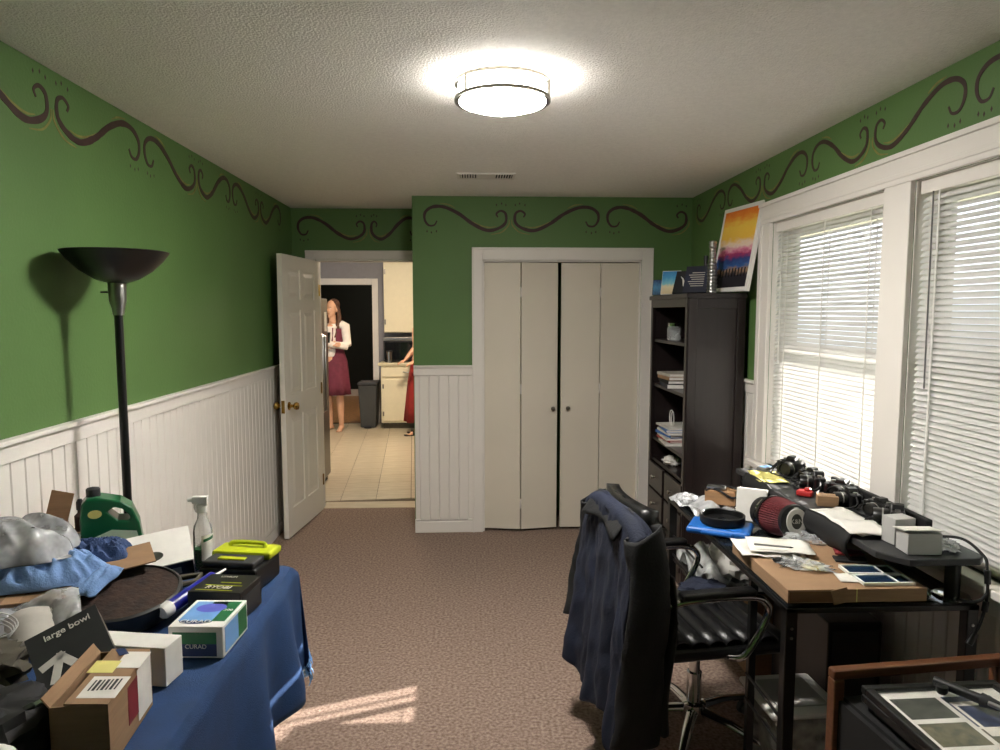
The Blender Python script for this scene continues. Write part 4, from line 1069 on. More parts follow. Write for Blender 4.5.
# raised shelf contents
sheet('shelf_papers', 'yellowed papers on the far end of the raised shelf', 'paper', (1.335, 3.05, SZ), .13, .22, R(-8), 'label_yellow', .006, seed=31)
sheet('photo_prints', 'spread of white photo prints on the middle of the raised shelf', 'paper', (1.35, 2.37, SZ), .14, .34, R(2), 'paper', .01, seed=33)
sheet('white_folder', 'white folder sticking out over the shelf edge', 'folder', (1.325, 2.27, SZ+.014), .13, .16, R(-10), 'paper', .004, seed=36)
mt_ = thing('light_meter', 'small blue-faced meter at the bookcase end of the shelf', 'meter', (1.38, 3.18, SZ), R(30))
MB().bb(-.035, .035, -.025, .025, 0, .022).build('body', 'grey_plastic', mt_, bevel=.004); MB().bb(-.024, .024, -.016, .016, .022, .0235).build('screen', 'print_blue', mt_)
def camera_gear(loc, rz, label, s=1.0, lens=True):
    t = thing('camera', label, 'camera', loc, rz, 'cameras on the shelf')
    t.scale = (s, s, s)
    MB().bb(-.065, .065, -.025, .025, 0, .08).build('body', 'black_plastic', t, bevel=.008)
    MB().prism([(-.03, .08), (.03, .08), (.018, .105), (-.018, .105)], -.022, .022, rot=(PI/2, 0, 0)).build('prism_hump', 'black_plastic', t, bevel=.004)
    MB().bb(-.072, -.045, -.04, .0, .005, .075).build('grip', 'leather', t, bevel=.008)
    MB().lathe([(.036, .025), (.038, .03), (.038, .075), (.034, .08), (.032, .072), (0, .07)], (.008, 0, .04), 22, (PI/2, 0, 0)).build('lens', 'black_metal', t, True)
    MB().lathe([(.0385, .045), (.0395, .048), (.0385, .051)], (.008, 0, .04), 22, (PI/2, 0, 0)).build('lens_ring', 'steel', t, True)
    for x in (-.045, .045): MB().lathe([(.010, .08), (.010, .09), (0, .091)], (x, 0, 0), 12).build('dial', 'steel', t, True)
    MB().tube(catmull([(-.065, 0, .07), (-.10, -.02, .03), (-.08, -.07, .006), (.0, -.10, .006), (.085, -.06, .006), (.10, -.01, .03), (.065, 0, .07)], 5), .0045, 6, flat=2).build('neck_strap', 'black_matte', t, True)
    return t
cg = camera_gear((1.47, 3.10, SZ), R(-60), 'black camera nearest the bookcase in the row on the shelf', .85)
ordn = ['second', 'third', 'fourth', 'fifth', 'sixth', 'seventh']
for i, (x, y, a_) in enumerate(((1.50, 2.97, -75), (1.465, 2.85, -110), (1.50, 2.72, -60), (1.47, 2.60, -100), (1.51, 2.47, -80), (1.49, 2.34, -120))):
    c_ = dup(cg, (x, y, SZ), R(a_), '%s black camera from the bookcase in the row on the shelf' % ordn[i]); s_ = .78+.05*((i*7) % 4); c_.scale = (s_, s_, s_*.78)
mc = thing('microphone_bar', 'long black bar lying along the window edge of the shelf', 'bar', (1.555, 2.58, SZ+.085-.083), R(90))
MB().bb(-.32, .32, -.012, .012, 0, .04).build('bar_body', 'black_matte', mc, bevel=.006)
rd = thing('red_clamp', 'small red plastic clamp on the raised shelf', 'clamp', (1.355, 2.74, SZ), R(-40))
MB().bb(-.03, .03, -.02, .02, 0, .022).build('jaw', 'red', rd, bevel=.006); MB().lathe([(.012, .022), (.014, .03), (.008, .036), (0, .036)], (.01, 0, 0), 14).build('knob', 'red', rd, True)
simple_box('little_carton', 'little brown carton next to the red clamp', 'box', (1.375, 2.60, SZ), (.075, .055, .04), R(-20), 'cardboard')
lens_bag = tag(MB().grid(lambda u, v: (1.262+.012*math.sin(v*9)-.02*math.sin(PI*u), 2.22+.9*v, .80+.085*u+.012*nz(v*8, u*3)), 6, 30).build('black_sleeve', 'black_matte', None, True, solid=.01), 'long black fabric sleeve hanging along the shelf front', 'fabric')
wbA = simple_box('white_carton', 'taller white carton at the near end of the raised shelf', 'box', (1.385, 2.165, SZ), (.075, .06, .085), R(8), 'grey_box')
wbB = thing('gift_box', 'pale grey open carton at the shelf corner in front of the taller white one', 'box', (1.395, 2.075, SZ), R(-4))
MB().bb(-.052, .052, -.035, .035, 0, .066).build('body', 'grey_box', wbB, bevel=.002)
MB().box((-.005, -.0, .072), (.115, .078, .003), (R(-8), 0, 0)).build('lid_flap', 'paper', wbB)
tag(blob(.045, .035, .018, 87, .45, 5).build('bubble_wrap', 'clear_plastic', None, True), 'ball of bubble wrap right of the pale grey carton', 'packaging', loc=(1.49, 2.085, SZ))
cbl = MB(); cbl.tube(catmull([(1.50, 2.16, SZ+.02), (1.54, 2.08, SZ+.035), (1.55, 2.0, SZ+.008), (1.535, 1.965, .86), (1.535, 1.958, .80), (1.528, 1.955, .74), (1.51, 1.95, .69), (1.49, 1.948, .655)], 8), .0045, 8)
cable = thing('power_cable', 'black cable with plugs dangling from the shelf corner', 'cable', (0, 0, 0))
cbl.build('cord', 'black_matte', cable, True)
MB().cyl((1.535, 1.964, .855), (1.535, 1.959, .815), .009, n=10).build('connector', 'black_plastic', cable, True)
MB().cyl((1.527, 1.955, .732), (1.531, 1.956, .762), .009, n=10).build('connector', 'black_plastic', cable, True)
MB().cyl((1.498, 1.949, .668), (1.478, 1.946, .636), .010, n=10).build('plug', 'black_plastic', cable, True)
cbl = MB().tube(catmull([(1.46, 1.985, .757), (1.49, 1.968, .756), (1.515, 1.958, .765), (1.533, 1.957, .785)], 6), .005, 8).build('branch_cord', 'black_matte', cable, True)
# under the desk
sheet('plastic_wrap', 'white crinkled plastic packaging on the rack under the desk', 'packaging', (1.08, 2.98, .452), .22, .36, R(4), 'bin_clear', .14, seed=51, nu=24, nv=26)
tag(blob(.10, .15, .09, 93, .35, 4).build('white_sack', 'paper', None, True), 'white plastic sack on the rack below the desktop', 'bag', loc=(1.16, 2.98, .452))
bn = thing('storage_bin', 'clear storage bin with a white lid on the floor under the desk', 'bin', (1.135, 2.34, 0), R(3))
bn.scale = (1, 1, .88)
MB().lathe([(.15, 0), (.17, .28)], n=4, rot=(0, 0, PI/4), sx=1., sy=1.).build('bin_body', 'bin_clear', bn, bevel=.02)
MB().bb(-.135, .135, -.135, .135, .28, .305).build('lid', 'white_plastic', bn, bevel=.012)
MB().bb(-.09, .09, -.09, .09, .305, .312).build('lid_panel', 'grey_box', bn, bevel=.006)
tw = thing('computer_tower', 'black computer tower standing under the desk against the wall', 'computer', (1.39, 2.62, 0))
MB().bb(-.10, .10, -.23, .23, .012, .50).build('case', 'black_plastic', tw, bevel=.006)
MB().bb(-.085, .085, -.236, -.23, .05, .47).build('front_panel', 'charcoal', tw, bevel=.003)
for sx in (-1, 1):
    for sy in (-1, 1): MB().cyl((sx*.08, sy*.2, 0), (sx*.08, sy*.2, .013), .015, n=10).build('foot', 'black_matte', tw, True)
simple_box('under_desk_carton', 'brown carton on the floor deep under the desk', 'box', (1.33, 3.02, 0), (.20, .26, .40), R(0), 'cardboard')
bp2 = tag(blob(.10, .07, .03, 97, .25).build('blue_cloth_bundle', 'jacket_navy', None, True), 'navy cloth lying on the far side of the chair seat', 'cloth', loc=(.93, 2.69, .492))

# ================================================================ OFFICE CHAIR
ch = thing('office_chair', 'black ribbed leather office chair with chrome arms and star base', 'office chair', (.845, 2.52, 0), R(8))
# +x is the front
MB().lathe([(.028, .12), (.028, .26), (.020, .26), (.020, .40)], n=20).build('gas_lift', 'chrome', ch, True)
MB().lathe([(.045, .075), (.05, .09), (.045, .14), (.03, .145)], n=24).build('hub', 'chrome', ch, True)
for k in range(5):
    a_ = R(20+72*k); dx, dy = math.cos(a_), math.sin(a_)
    lg = MB().tube([(dx*.03, dy*.03, .115), (dx*.15, dy*.15, .105), (dx*.29, dy*.29, .075)], [.024, .02, .014], 10, flat=.7).build('base_leg', 'chrome', ch, True)
    cs = MB(); px, py = -dy, dx
    for s_ in (-.014, .014):
        cs.lathe([(0, -.009), (.024, -.009), (.026, 0), (.024, .009), (0, .009)], (dx*.29+px*s_, dy*.29+py*s_, .026), 16, (PI/2, 0, a_))
    cs.build('caster', 'black_plastic', lg, True)
    MB().cyl((dx*.29, dy*.29, .03), (dx*.29, dy*.29, .075), .007, n=8).build('caster_stem', 'chrome', lg, True)
MB().bb(-.10, .14, -.10, .10, .395, .42).build('mechanism', 'black_metal', ch, bevel=.005)
MB().box((.03, 0, .445), (.48, .47, .05)).build('seat_pan', 'leather', ch, bevel=.022, seg=3)
for i in range(7):
    x = -.155+.064*i
    z = .476 - (.018 if i == 6 else 0) + (.004 if i == 0 else 0)
    b = MB(); b.grid(lambda u, v, x=x, z=z: (x+.0325*math.cos(PI*(1-u)), (v-.5)*.45, z-.012+.026*math.sin(PI*u)**.8), 9, 6)
    b.build('seat_channel', 'leather', ch, True, solid=.004)
# back
def backp(u, v):
    z = .50+.45*v; x = -.235-.06*v-.02*math.sin(PI*v); y = (u-.5)*(.45-.05*v**2)
    return (x+.03*(2*u-1)**2, y, z)
MB().grid(backp, 12, 14).build('back_shell', 'leather', ch, True, solid=.05)
for i in range(6):
    b = MB(); z = .56+.062*i
    b.tube([(Vector(backp(q/8, (z-.50)/.45))+Vector((.022, 0, 0))) for q in range(9)], .028, 8); b.build('back_channel', 'leather', ch, True)
for sgn in (-1, 1):
    y = sgn*.265
    MB().tube(catmull([(-.27, y*.86, .56), (-.25, y, .63), (-.16, y, .655), (.06, y, .655), (.125, y, .63), (.13, y, .58), (.07, y, .47), (.03, y*.95, .435), (-.02, y*.7, .43)], 6), .0125, 10).build('arm_tube', 'chrome', ch, True)
    MB().box((-.055, y, .676), (.27, .05, .026)).build('arm_pad', 'leather', ch, bevel=.011, seg=3)

# jacket over the chair back
jk = thing('jacket', 'navy and black jacket hung over the back of the office chair', 'jacket', (.845, 2.52, 0), R(8))
def crease(u, k): # hanging folds that start at the top edge and widen downwards
    return k*(.020*math.sin(u*15+1.2*math.sin(k*2))+.011*math.sin(u*33+2+k*2.5)) + .010*nz(u*9, k*5, 3) + .006*nz(u*22, k*11, 8)
def jack(u, v):
    # u across the chair width (0 near the viewer), v from the inner side over the top and down outside
    y = (u-.5)*.54
    if v < .18:
        k = v/.18; x = -.235-.05*k; z = .66+.25*k
    elif v < .30:
        k = (v-.18)/.12; a_ = PI*k; x = -.318+.036*math.cos(a_); z = .905+.03*math.sin(a_)
    else:
        k = (v-.30)/.70
        x = -.352-.07*k - crease(u, k)
        bot = .25-.06*(1-u)+.03*math.sin(u*8)
        z = .905-(.905-bot)*k
        y *= 1+.12*k
    z += -.055*(abs(u-.5)*2)**4 + .006*nz(u*6, v*6, 4)
    return (x, y, z)
MB().grid(jack, 70, 80).build('body_panel', 'jacket_navy', jk, True, solid=.010)
def collar(u, v):
    y = (u-.5)*.36
    return (-.300-.078*v-.012*math.cos(u*2*PI), y+.02, .948-.085*v**1.3-.02*(abs(u-.5)*2)**2+.008*nz(u*5, v*4))
MB().grid(collar, 24, 10).build('collar', 'jacket_black', jk, True, solid=.009)
# near sleeve hanging flat against the side, far sleeve shorter
for sgn, zend in ((-1, .19), (1, .40)):
    def slv(u, v, sgn=sgn, zend=zend):
        a_ = 2*PI*u; k = v
        cx = -.315-.03*k+.015*math.sin(k*4); cy = sgn*(.245+.045*math.sin(min(1, k*2.2)*PI/2)); z = .895-(.895-zend)*k
        rx = (.060+.022*k)*(1+.10*math.sin(3*a_+k*9)+.10*nz(k*9, 2*u, sgn)); ry = (.040-.008*k)*(1+.12*math.sin(2*a_+k*13))
        return (cx+rx*math.cos(a_), cy+ry*math.sin(a_), z+.05*math.cos(a_)*(1-k)*.5+.012*nz(u*4, k*6, 1))
    MB().grid(slv, 28, 46, wrap=True).build('sleeve', 'jacket_black', jk, True, solid=.006)
# front flap of the coat folded round the near side
def sidef(u, v):
    k = v; w_ = .05+.03*k
    x = -.255-.02*k+w_*(u-.35)+.012*math.sin(k*6); y = -.268-.020*math.sin(u*7+k*3)-.015*k
    return (x, y, .80-.05*u-(.58-.04*u)*k+.01*nz(u*5, k*6))
MB().grid(sidef, 24, 40).build('front_flap', 'jacket_black', jk, True, solid=.010)

# ================================================================ FRAMES IN THE NEAR RIGHT CORNER
ct = thing('wooden_chest', 'low dark wooden chest with a reddish top rim at the bottom right', 'chest', (1.285, 1.53, 0), R(6))
w, d, h = .268, .32, .645
MB().bb(-w+.015, w-.01, -d+.015, d-.015, 0, h-.085).build('body', 'black_matte', ct)
b = MB(); b.bb(-w, w, d-.03, d, h-.028, h); b.bb(w-.03, w, -d, d-.03, h-.028, h)
b.build('top_rim', 'wood_frame', ct, bevel=.005, seg=3)
MB().bb(-w+.03, w-.03, -d+.03, d-.03, h-.085, h-.075).build('top_panel', 'black_matte', ct)
for sx in (-1, 1):
    for sy in (-1, 1): MB().bb(sx*(w-.016)-.016, sx*(w-.016)+.016, sy*(d-.016)-.016, sy*(d-.016)+.016, 0, h-.028 if sy > 0 or sx > 0 else h-.085).build('corner_post', 'wood_frame', ct, bevel=.004)
def pframe(loc, sx, sy, rz, label, fm='black_plastic', bw=.022, th=.02, mat_='paper'):
    t = thing('picture_frame', label, 'picture frame', loc, rz, 'stacked picture frames')
    b = MB(); b.bb(-sx/2, sx/2, sy/2-bw, sy/2, 0, th); b.bb(-sx/2, sx/2, -sy/2, -sy/2+bw, 0, th); b.bb(-sx/2, -sx/2+bw, -sy/2+bw, sy/2-bw, 0, th); b.bb(sx/2-bw, sx/2, -sy/2+bw, sy/2-bw, 0, th)
    b.build('frame_moulding', fm, t, bevel=.003)
    MB().bb(-sx/2+bw, sx/2-bw, -sy/2+bw, sy/2-bw, 0, .008).build('mat_board', mat_, t)
    return t
zt = h-.0745
f0 = pframe((1.28, 1.50, zt), .42, .50, R(5), 'lowest black picture frame in the stack on the chest'); zt += .0205
f1 = pframe((1.235, 1.50, zt), .37, .50, R(4), 'middle black picture frame in the stack on the chest'); zt += .0205
f2 = pframe((1.232, 1.505, zt), .375, .49, R(2), 'topmost black collage frame in the stack on the chest')
def photo(x0, x1, y0, y1, m): MB().bb(x0, x1, y0, y1, .008, .0088).build('photo', m, f2)
photo(-.145, -.02, .10, .19, 'photo_grey'); photo(-.145, -.02, -.01, .08, 'photo_tan'); photo(-.005, .13, .06, .19, 'photo_blue'); photo(-.005, .13, -.04, .05, 'photo_tan'); photo(-.145, .13, -.20, -.06, 'photo_grey')
for i in range(5): MB().bb(-.13+.025*i, -.122+.025*i, -.19, -.03, .0088, .0094).build('printed_bar', 'label_white', f2)
ip = MB(); ip.bb(.0, .115, .02, .165, .0088, .0096); ip.build('inset_print', 'label_white', f2); MB().bb(.008, .107, .055, .145, .0096, .0102).build('inset_photo', 'photo_blue', f2)
MB().bb(-.166, .166, -.224, .224, .0125, .014).build('glazing', 'glass', f2)
f3 = pframe((1.47, 1.45, zt), .04, .30, R(-2), 'narrow pale frame edge at the far right of the stack', 'wood_light', .008, .015, 'photo_tan')
mp_ = thing('mini_tripod', 'black jointed mini tripod lying across the top frame', 'tripod', (1.305, 1.60, zt+.034), (0, 0, R(-58)))
MB().cyl((-.15, 0, .002), (-.04, 0, .002), .013, n=14).build('handle', 'black_plastic', mp_, True)
MB().cyl((-.04, 0, .002), (.0, 0, .002), .018, .012, n=14).build('ball_joint', 'charcoal', mp_, True)
MB().cyl((0, 0, .002), (.16, .01, .002), .010, n=14).build('lower_leg', 'black_metal', mp_, True)
MB().cyl((-.02, -.012, .006), (.15, -.018, .006), .006, n=10).build('lower_leg', 'steel', mp_, True)
MB().lathe([(.010, 0), (.014, .006), (.014, .02), (.006, .024)], (-.12, -.028, -.01), 14).build('clamp_knob', 'black_plastic', mp_, True)
MB().lathe([(.010, 0), (.014, .006), (.014, .02), (.006, .024)], (.09, -.03, -.012), 14).build('clamp_knob', 'black_plastic', mp_, True)

# ================================================================ KITCHEN
fg = thing('refrigerator', 'dark steel refrigerator seen edge-on just inside the kitchen', 'refrigerator', (-1.75, 6.40, 0))
MB().bb(-.37, .33, -.38, .38, .03, 1.75).build('cabinet', 'fridge', fg, bevel=.006)
for y0_, y1_ in ((-.378, -.004), (.004, .378)):
    dr = MB().bb(.335, .38, y0_, y1_, .06, 1.745).build('door', 'fridge', fg, bevel=.008)
    yy = y1_-.05 if y1_ < .1 else y0_+.05
    MB().tube([(.38, yy, .7), (.42, yy, .72), (.42, yy, 1.4), (.38, yy, 1.42)], .010, 8).build('handle', 'steel', dr, True)
MB().bb(.381, .3825, .22, .32, 1.44, 1.62).build('note', 'paper', fg)
MB().bb(-.36, .35, -.37, .37, 0, .03).build('kick_plate', 'black_matte', fg)
tr_ = thing('trash_can', 'slim dark grey step trash can beside the kitchen cabinet', 'trash can', (-1.44, 9.90, 0))
b = MB(); b.prism([(-.115, -.15), (.115, -.15), (.115, .15), (-.115, .15)], .0, .01)
vs = [(x*s_, y*s_, z) for s_, z in ((.105/.13, .01), (1, .60)) for x, y in ((-.13, -.17), (.13, -.17), (.13, .17), (-.13, .17))]
MB().add(vs, [(0, 1, 5, 4), (1, 2, 6, 5), (2, 3, 7, 6), (3, 0, 4, 7), (3, 2, 1, 0), (4, 5, 6, 7)]).build('bin_body', 'trash_grey', tr_, bevel=.012)
MB().bb(-.14, .14, -.18, .18, .60, .645).build('lid', 'charcoal', tr_, bevel=.012)
MB().bb(-.05, .05, -.20, -.14, .01, .03).build('pedal', 'black_plastic', tr_, bevel=.003)
bcb = thing('base_cabinet', 'cream kitchen base cabinet with one drawer and door', 'cabinet', (-.62, 9.93, 0))
MB().bb(-.62, .9, -.27, .31, .09, .88).build('body', 'cabinet_cream', bcb)
MB().bb(-.60, .9, -.22, .30, 0, .09).build('toe_kick', 'olive', bcb)
for i in range(3):
    x0_ = -.605+.50*i
    dr = MB().bb(x0_, x0_+.47, -.29, -.27, .73, .86).build('drawer', 'cabinet_cream', bcb, bevel=.004)
    MB().tube(catmull([(x0_+.29, -.292, .80), (x0_+.33, -.315, .793), (x0_+.39, -.315, .793), (x0_+.43, -.292, .80)], 4), .006, 6).build('pull', 'steel', dr, True)
    do = MB().bb(x0_, x0_+.47, -.29, -.27, .12, .70).build('door', 'cabinet_cream', bcb, bevel=.004)
    for z in (.22, .60): MB().bb(x0_+.005, x0_+.025, -.296, -.29, z-.03, z+.03).build('hinge', 'nickel', do)
tag(MB().bb(-1.28, .30, 9.63, 10.24, .882, .922).build('countertop', 'counter', None, bevel=.006), 'beige countertop over the cream kitchen cabinets', 'countertop')
ucb = thing('wall_cabinet', 'cream kitchen wall cabinet hanging above the microwave', 'cabinet', (-.62, 10.08, 1.33))
MB().bb(-.60, .9, -.15, .165, 0, .98).build('body', 'cabinet_cream', ucb)
for i in range(3):
    x0_ = -.595+.49*i
    do = MB().bb(x0_, x0_+.475, -.17, -.15, .01, .97).build('door', 'cabinet_cream', ucb, bevel=.004)
    for z in (.15, .85): MB().bb(x0_+.004, x0_+.024, -.176, -.17, z-.035, z+.035).build('hinge', 'nickel', do)
    MB().lathe([(.008, 0), (.014, .015), (0, .022)], (x0_+.42, -.17, .38), 12, (PI/2, 0, 0)).build('knob', 'nickel', do, True)
mw = thing('microwave', 'black microwave with a silver trim on the kitchen counter', 'microwave', (-.93, 10.0, .9225))
MB().bb(-.29, .29, -.19, .19, .01, .30).build('case', 'black_plastic', mw, bevel=.006)
MB().bb(-.27, .14, -.20, -.19, .03, .28).build('door', 'dark_glass', mw, bevel=.003)
MB().bb(-.29, .29, -.20, .19, .30, .345).build('top_trim', 'steel', mw, bevel=.004)
for sx in (-.25, .25): MB().bb(sx-.02, sx+.02, -.15, .15, 0, .012).build('foot', 'black_matte', mw)
MB().bb(.15, .28, -.198, -.19, .03, .28).build('control_panel', 'charcoal', mw)
cp = thing('steel_tumbler', 'steel tumbler standing in front of the microwave', 'tumbler', (-1.13, 9.73, .9235))
MB().lathe([(0, 0), (.034, 0), (.042, .15), (.039, .15), (.032, .01), (0, .01)], n=20).build('cup', 'steel', cp, True)
MB().lathe([(.043, .148), (.043, .158), (0, .16)], n=20).build('lid', 'charcoal', cp, True)

# ---- people in the kitchen
def hand(b, wrist, d, n_, s=1.):
    """palm + five fingers; d pointing direction, n_ palm normal"""
    d = Vector(d).normalized(); n_ = Vector(n_).normalized(); sd_ = d.cross(n_).normalized(); w_ = Vector(wrist)
    b.tube([w_, w_+d*.045*s, w_+d*.085*s], [.024*s, .034*s, .030*s], 10, flat=.55)
    for i, (o_, ln) in enumerate(((-.028, .062), (-.010, .075), (.009, .072), (.027, .055))):
        p = w_+d*.08*s+sd_*o_*s
        b.tube([p-d*.02*s, p+d*ln*.5*s, p+d*ln*.85*s-n_*ln*.25*s], [.0095*s, .009*s, .007*s], 6)
    p = w_+d*.02*s-sd_*.028*s
    b.tube([p, p+d*.03*s-sd_*.022*s, p+d*.06*s-sd_*.028*s-n_*.01*s], [.012*s, .011*s, .008*s], 6)
def head(b, c, turn=0., s=1.):
    c = Vector(c); r = Matrix.Rotation(turn, 3, 'Z')
    T_ = lambda x, y, z: c + r @ Vector((x*s, y*s, z*s))
    b.ell(T_(0, .01, .03), (.074*s, .092*s, .095*s), 18, 12, r)
    b.ell(T_(0, -.022, -.035), (.056*s, .062*s, .072*s), 16, 10, r)
    b.tube([T_(0, -.088, .012), T_(0, -.103, -.018), T_(0, -.09, -.028)], [.009*s, .014*s, .010*s], 8)
    for sx in (-1, 1): b.ell(T_(sx*.074, .012, -.01), (.011*s, .018*s, .030*s), 8, 6, r)
    b.ell(T_(0, -.077, -.062), (.020*s, .012*s, .009*s), 8, 6, r); b.ell(T_(0, -.066, -.098), (.022*s, .018*s, .016*s), 8, 6, r)
    return T_, r
def face_parts(T_, r, t, s=1.):
    for sx in (-1, 1):
        MB().ell(T_(sx*.029, -.080, .010), (.011*s, .006*s, .006*s), 10, 8, r).build('eye', 'paper', t, True)
        MB().ell(T_(sx*.029, -.0855, .010), (.005*s, .003*s, .005*s), 8, 6, r).build('iris', 'hair', t, True)
        MB().tube([T_(sx*.014, -.088, .026), T_(sx*.03, -.089, .031), T_(sx*.046, -.078, .025)], .003*s, 5).build('eyebrow', 'hair', t, True)
    MB().tube([T_(-.020, -.083, -.060), T_(0, -.0895, -.061), T_(.020, -.083, -.060)], [.002*s, .004*s, .002*s], 6).build('lips', 'red_dark', t, True)
def leg(b, hip, knee, ankle, toe):
    b.tube([hip, ((Vector(hip)+Vector(knee))/2), knee, (Vector(knee)*.65+Vector(ankle)*.35), ankle], [.082, .072, .050, .052, .033], 12)
    a_ = Vector(ankle); t_ = Vector(toe); dd = (t_-a_); dd.z = 0; dd.normalize()
    g = a_.copy(); g.z = 0
    b.tube([g-dd*.045+Vector((0, 0, .035)), g+dd*.04+Vector((0, 0, .042)), g+dd*.12+Vector((0, 0, .026)), g+dd*.16+Vector((0, 0, .018))], [.034, .037, .036, .020], 10, flat=.75)
    b.tube([a_, g+Vector((0, 0, .03))], [.034, .034], 10)
    sd_ = Vector((-dd.y, dd.x, 0))
    for i in range(5): b.tube([g+dd*.15+sd_*(-.028+.014*i)+Vector((0, 0, .014)), g+dd*(.195-.006*abs(i-1))+sd_*(-.03+.015*i)+Vector((0, 0, .011))], [.011, .008], 6)

p1 = thing('person', 'person in white cardigan and maroon dress with folded arms beside the refrigerator', 'person', (-1.875, 9.62, 0), R(-12))
b = MB()
leg(b, (-.085, 0, .92), (-.075, -.02, .50), (-.07, .02, .085), (-.10, -.2, 0)); leg(b, (.085, 0, .92), (.095, -.03, .50), (.09, .01, .085), (.13, -.2, 0))
b.tube([(0, 0, .86), (0, .0, .98), (0, -.005, 1.12), (0, -.01, 1.28), (0, 0, 1.42), (0, .005, 1.47)], [.16, .155, .125, .145, .15, .07], 16, flat=.68)
b.tube([(0, .005, 1.43), (0, -.005, 1.53), (0, -.01, 1.58)], [.055, .05, .05], 12)
T1, r1 = head(b, (0, -.02, 1.655), R(-12))
for sgn in (-1, 1):
    sh_ = Vector((sgn*.175, 0, 1.42)); el = Vector((sgn*.235, -.07, 1.16)); wr_ = Vector((-sgn*.05, -.22-.03*sgn, 1.19+.02*sgn))
    b.tube([(sgn*.11, 0, 1.44), sh_, (sh_+el)/2, el], [.06, .056, .046, .040], 10); b.tube([el, (el+wr_)/2, wr_], [.040, .036, .025], 10)
    hand(b, wr_, (-sgn*1, -.05, .15), (0, -1, 0), .95)
meshobj(remesh(b, .0065, 3), 'body', 'skin', p1)
face_parts(T1, r1, p1)
def dress(rows, n=48, nf=9, amp=.02):
    g = MB(); vs = []
    for (z, rx, ry, f) in rows:
        for j in range(n):
            a_ = 2*PI*j/n; k = 1+f*amp*10*math.sin(nf*a_+z*3)
            vs.append((rx*math.cos(a_)*k, ry*math.sin(a_)*k-.005, z))
    fs = [(i*n+j, i*n+(j+1) % n, (i+1)*n+(j+1) % n, (i+1)*n+j) for i in range(len(rows)-1) for j in range(n)]
    return g.add(vs, fs)
dress([(.50, .225, .19, .45), (.65, .215, .18, .35), (.80, .205, .165, .2), (.95, .19, .145, .1), (1.08, .15, .115, 0), (1.16, .145, .11, 0), (1.30, .165, .125, 0), (1.40, .16, .12, 0)]).build('dress', 'maroon', p1, True, solid=.006)
b = MB()
b.tube([(0, .012, 1.02), (0, .012, 1.15), (0, .012, 1.30), (0, .012, 1.42), (0, .012, 1.465)], [.165, .155, .175, .172, .10], 18, flat=.72)
for sgn in (-1, 1):
    sh_ = Vector((sgn*.175, 0, 1.42)); el = Vector((sgn*.235, -.07, 1.16)); wr_ = Vector((-sgn*.02, -.215-.03*sgn, 1.18+.02*sgn))
    b.tube([(sgn*.11, 0, 1.44), sh_, (sh_+el)/2, el], [.072, .070, .060, .054], 10); b.tube([el, (el+wr_)/2, wr_*.93+el*.07], [.054, .050, .038], 10)
meshobj(remesh(b, .010, 4), 'cardigan', 'cardigan', p1)
MB().prism([(-.05, 0), (.05, 0), (.065, .28), (-.065, .28)], -.145, -.135, (0, 0, 1.13), Matrix(((1, 0, 0), (0, 0, 1), (0, 1, 0)))).build('dress_front', 'maroon', p1, bevel=.004)
b = MB()
b.ell(T1(0, .045, .062), (.083, .085, .085), 18, 12, r1)
for sx in (-1, 1):
    b.tube([T1(sx*.05, .0, .11), T1(sx*.086, .03, .0), T1(sx*.098, .03, -.12), T1(sx*.10, -.03, -.26), T1(sx*.09, -.085, -.38)], [.022, .024, .034, .032, .014], 10)
b.tube([T1(0, .08, .05), T1(0, .10, -.10), T1(0, .11, -.28), T1(0, .10, -.36)], [.07, .085, .085, .04], 14, flat=.6)
meshobj(remesh(b, .009, 4), 'hair', 'hair', p1)
ph = thing('phone', 'dark phone held by the person with folded arms', 'phone', (-1.875-.02, 9.62-.285, 1.215), (R(-8), 0, R(-20)))
MB().bb(-.035, .035, -.004, .004, 0, .14).build('phone_body', 'black_plastic', ph, bevel=.004); MB().bb(-.031, .031, -.0045, -.004, .006, .134).build('screen', 'dark_glass', ph)

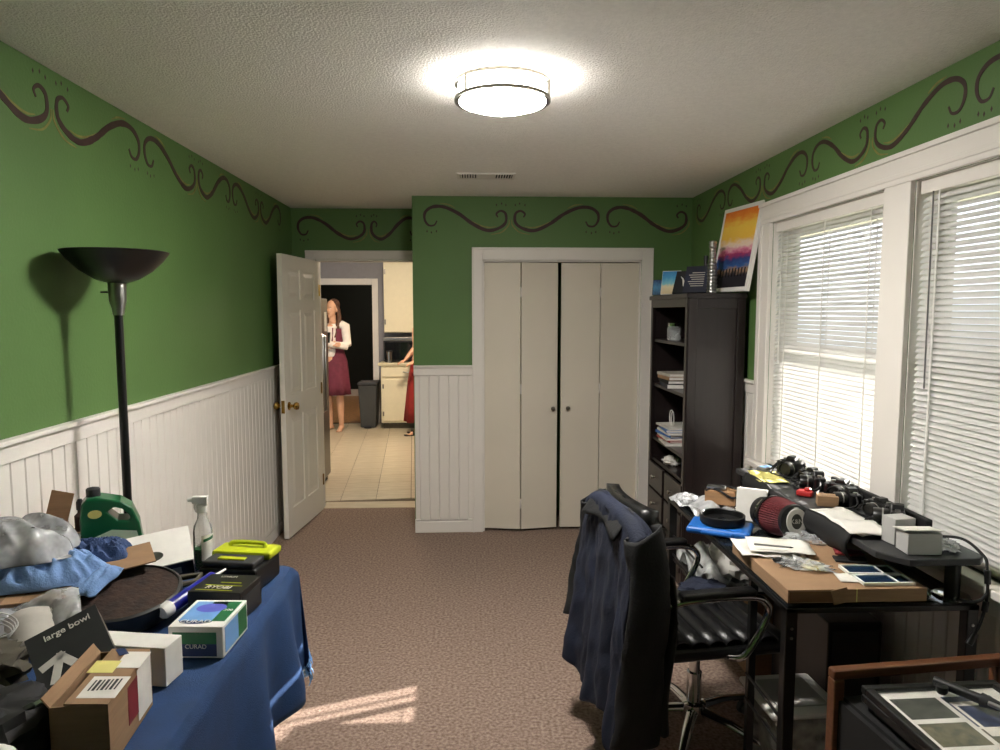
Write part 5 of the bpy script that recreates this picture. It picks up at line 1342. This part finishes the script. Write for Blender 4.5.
p2 = thing('person', 'person in a long red dress and black sandals half hidden by the green wall', 'person', (-.63, 9.32, 0), R(-65))
b = MB()
leg(b, (-.085, 0, .92), (-.085, -.02, .50), (-.085, .02, .085), (-.09, -.2, 0)); leg(b, (.085, 0, .92), (.085, -.08, .50), (.09, -.09, .085), (.10, -.3, 0))
b.tube([(0, 0, .86), (0, .0, .98), (0, -.005, 1.12), (0, -.01, 1.28), (0, 0, 1.40), (0, .005, 1.45)], [.16, .16, .13, .15, .15, .07], 16, flat=.7)
b.tube([(0, .005, 1.41), (0, -.005, 1.50), (0, -.01, 1.56)], [.055, .05, .05], 12)
T2, r2 = head(b, (0, -.02, 1.63), R(20))
for sgn in (-1, 1):
    sh_ = Vector((sgn*.175, 0, 1.40)); el = Vector((sgn*.22, -.04, 1.13)); wr_ = Vector((sgn*.17, -.19, .985))
    b.tube([(sgn*.11, 0, 1.42), sh_, (sh_+el)/2, el], [.06, .056, .046, .040], 10); b.tube([el, (el+wr_)/2, wr_], [.040, .036, .025], 10)
    hand(b, wr_, (0, -1, -.45), (0, -.4, 1), .95)
meshobj(remesh(b, .0065, 3), 'body', 'skin', p2)
face_parts(T2, r2, p2)
dress([(.17, .24, .25, .4), (.4, .23, .23, .35), (.7, .21, .20, .25), (.95, .19, .155, .1), (1.08, .155, .12, 0), (1.2, .16, .125, 0), (1.32, .175, .135, 0), (1.42, .15, .115, 0)]).build('dress', 'dress_red', p2, True, solid=.006)
for sgn in (-1, 1):
    MB().tube([(sgn*.13, 0, 1.41), (sgn*.18, 0, 1.38), (sgn*.205, -.015, 1.26)], [.075, .072, .062], 12).build('sleeve', 'dress_red', p2, True)
b = MB(); b.ell(T2(0, .045, .062), (.083, .085, .085), 18, 12, r2); b.tube([T2(0, .08, .05), T2(0, .10, -.10), T2(0, .10, -.20)], [.07, .08, .05], 14, flat=.6)
meshobj(remesh(b, .009, 4), 'hair', 'hair', p2)
for sx, y0_ in ((-.085, .02), (.09, -.09)):
    s_ = MB(); s_.prism([(-.04, -.22), (.04, -.22), (.045, -.12), (.035, .06), (-.035, .06), (-.045, -.12)], -.012, .004, (sx, y0_, .012)); s_.build('sandal', 'black_matte', p2, bevel=.003)
    MB().tube([(sx-.045, y0_-.11, .012), (sx-.03, y0_-.11, .06), (sx+.03, y0_-.11, .06), (sx+.045, y0_-.11, .012)], .010, 8).build('sandal_strap', 'black_matte', p2, True)
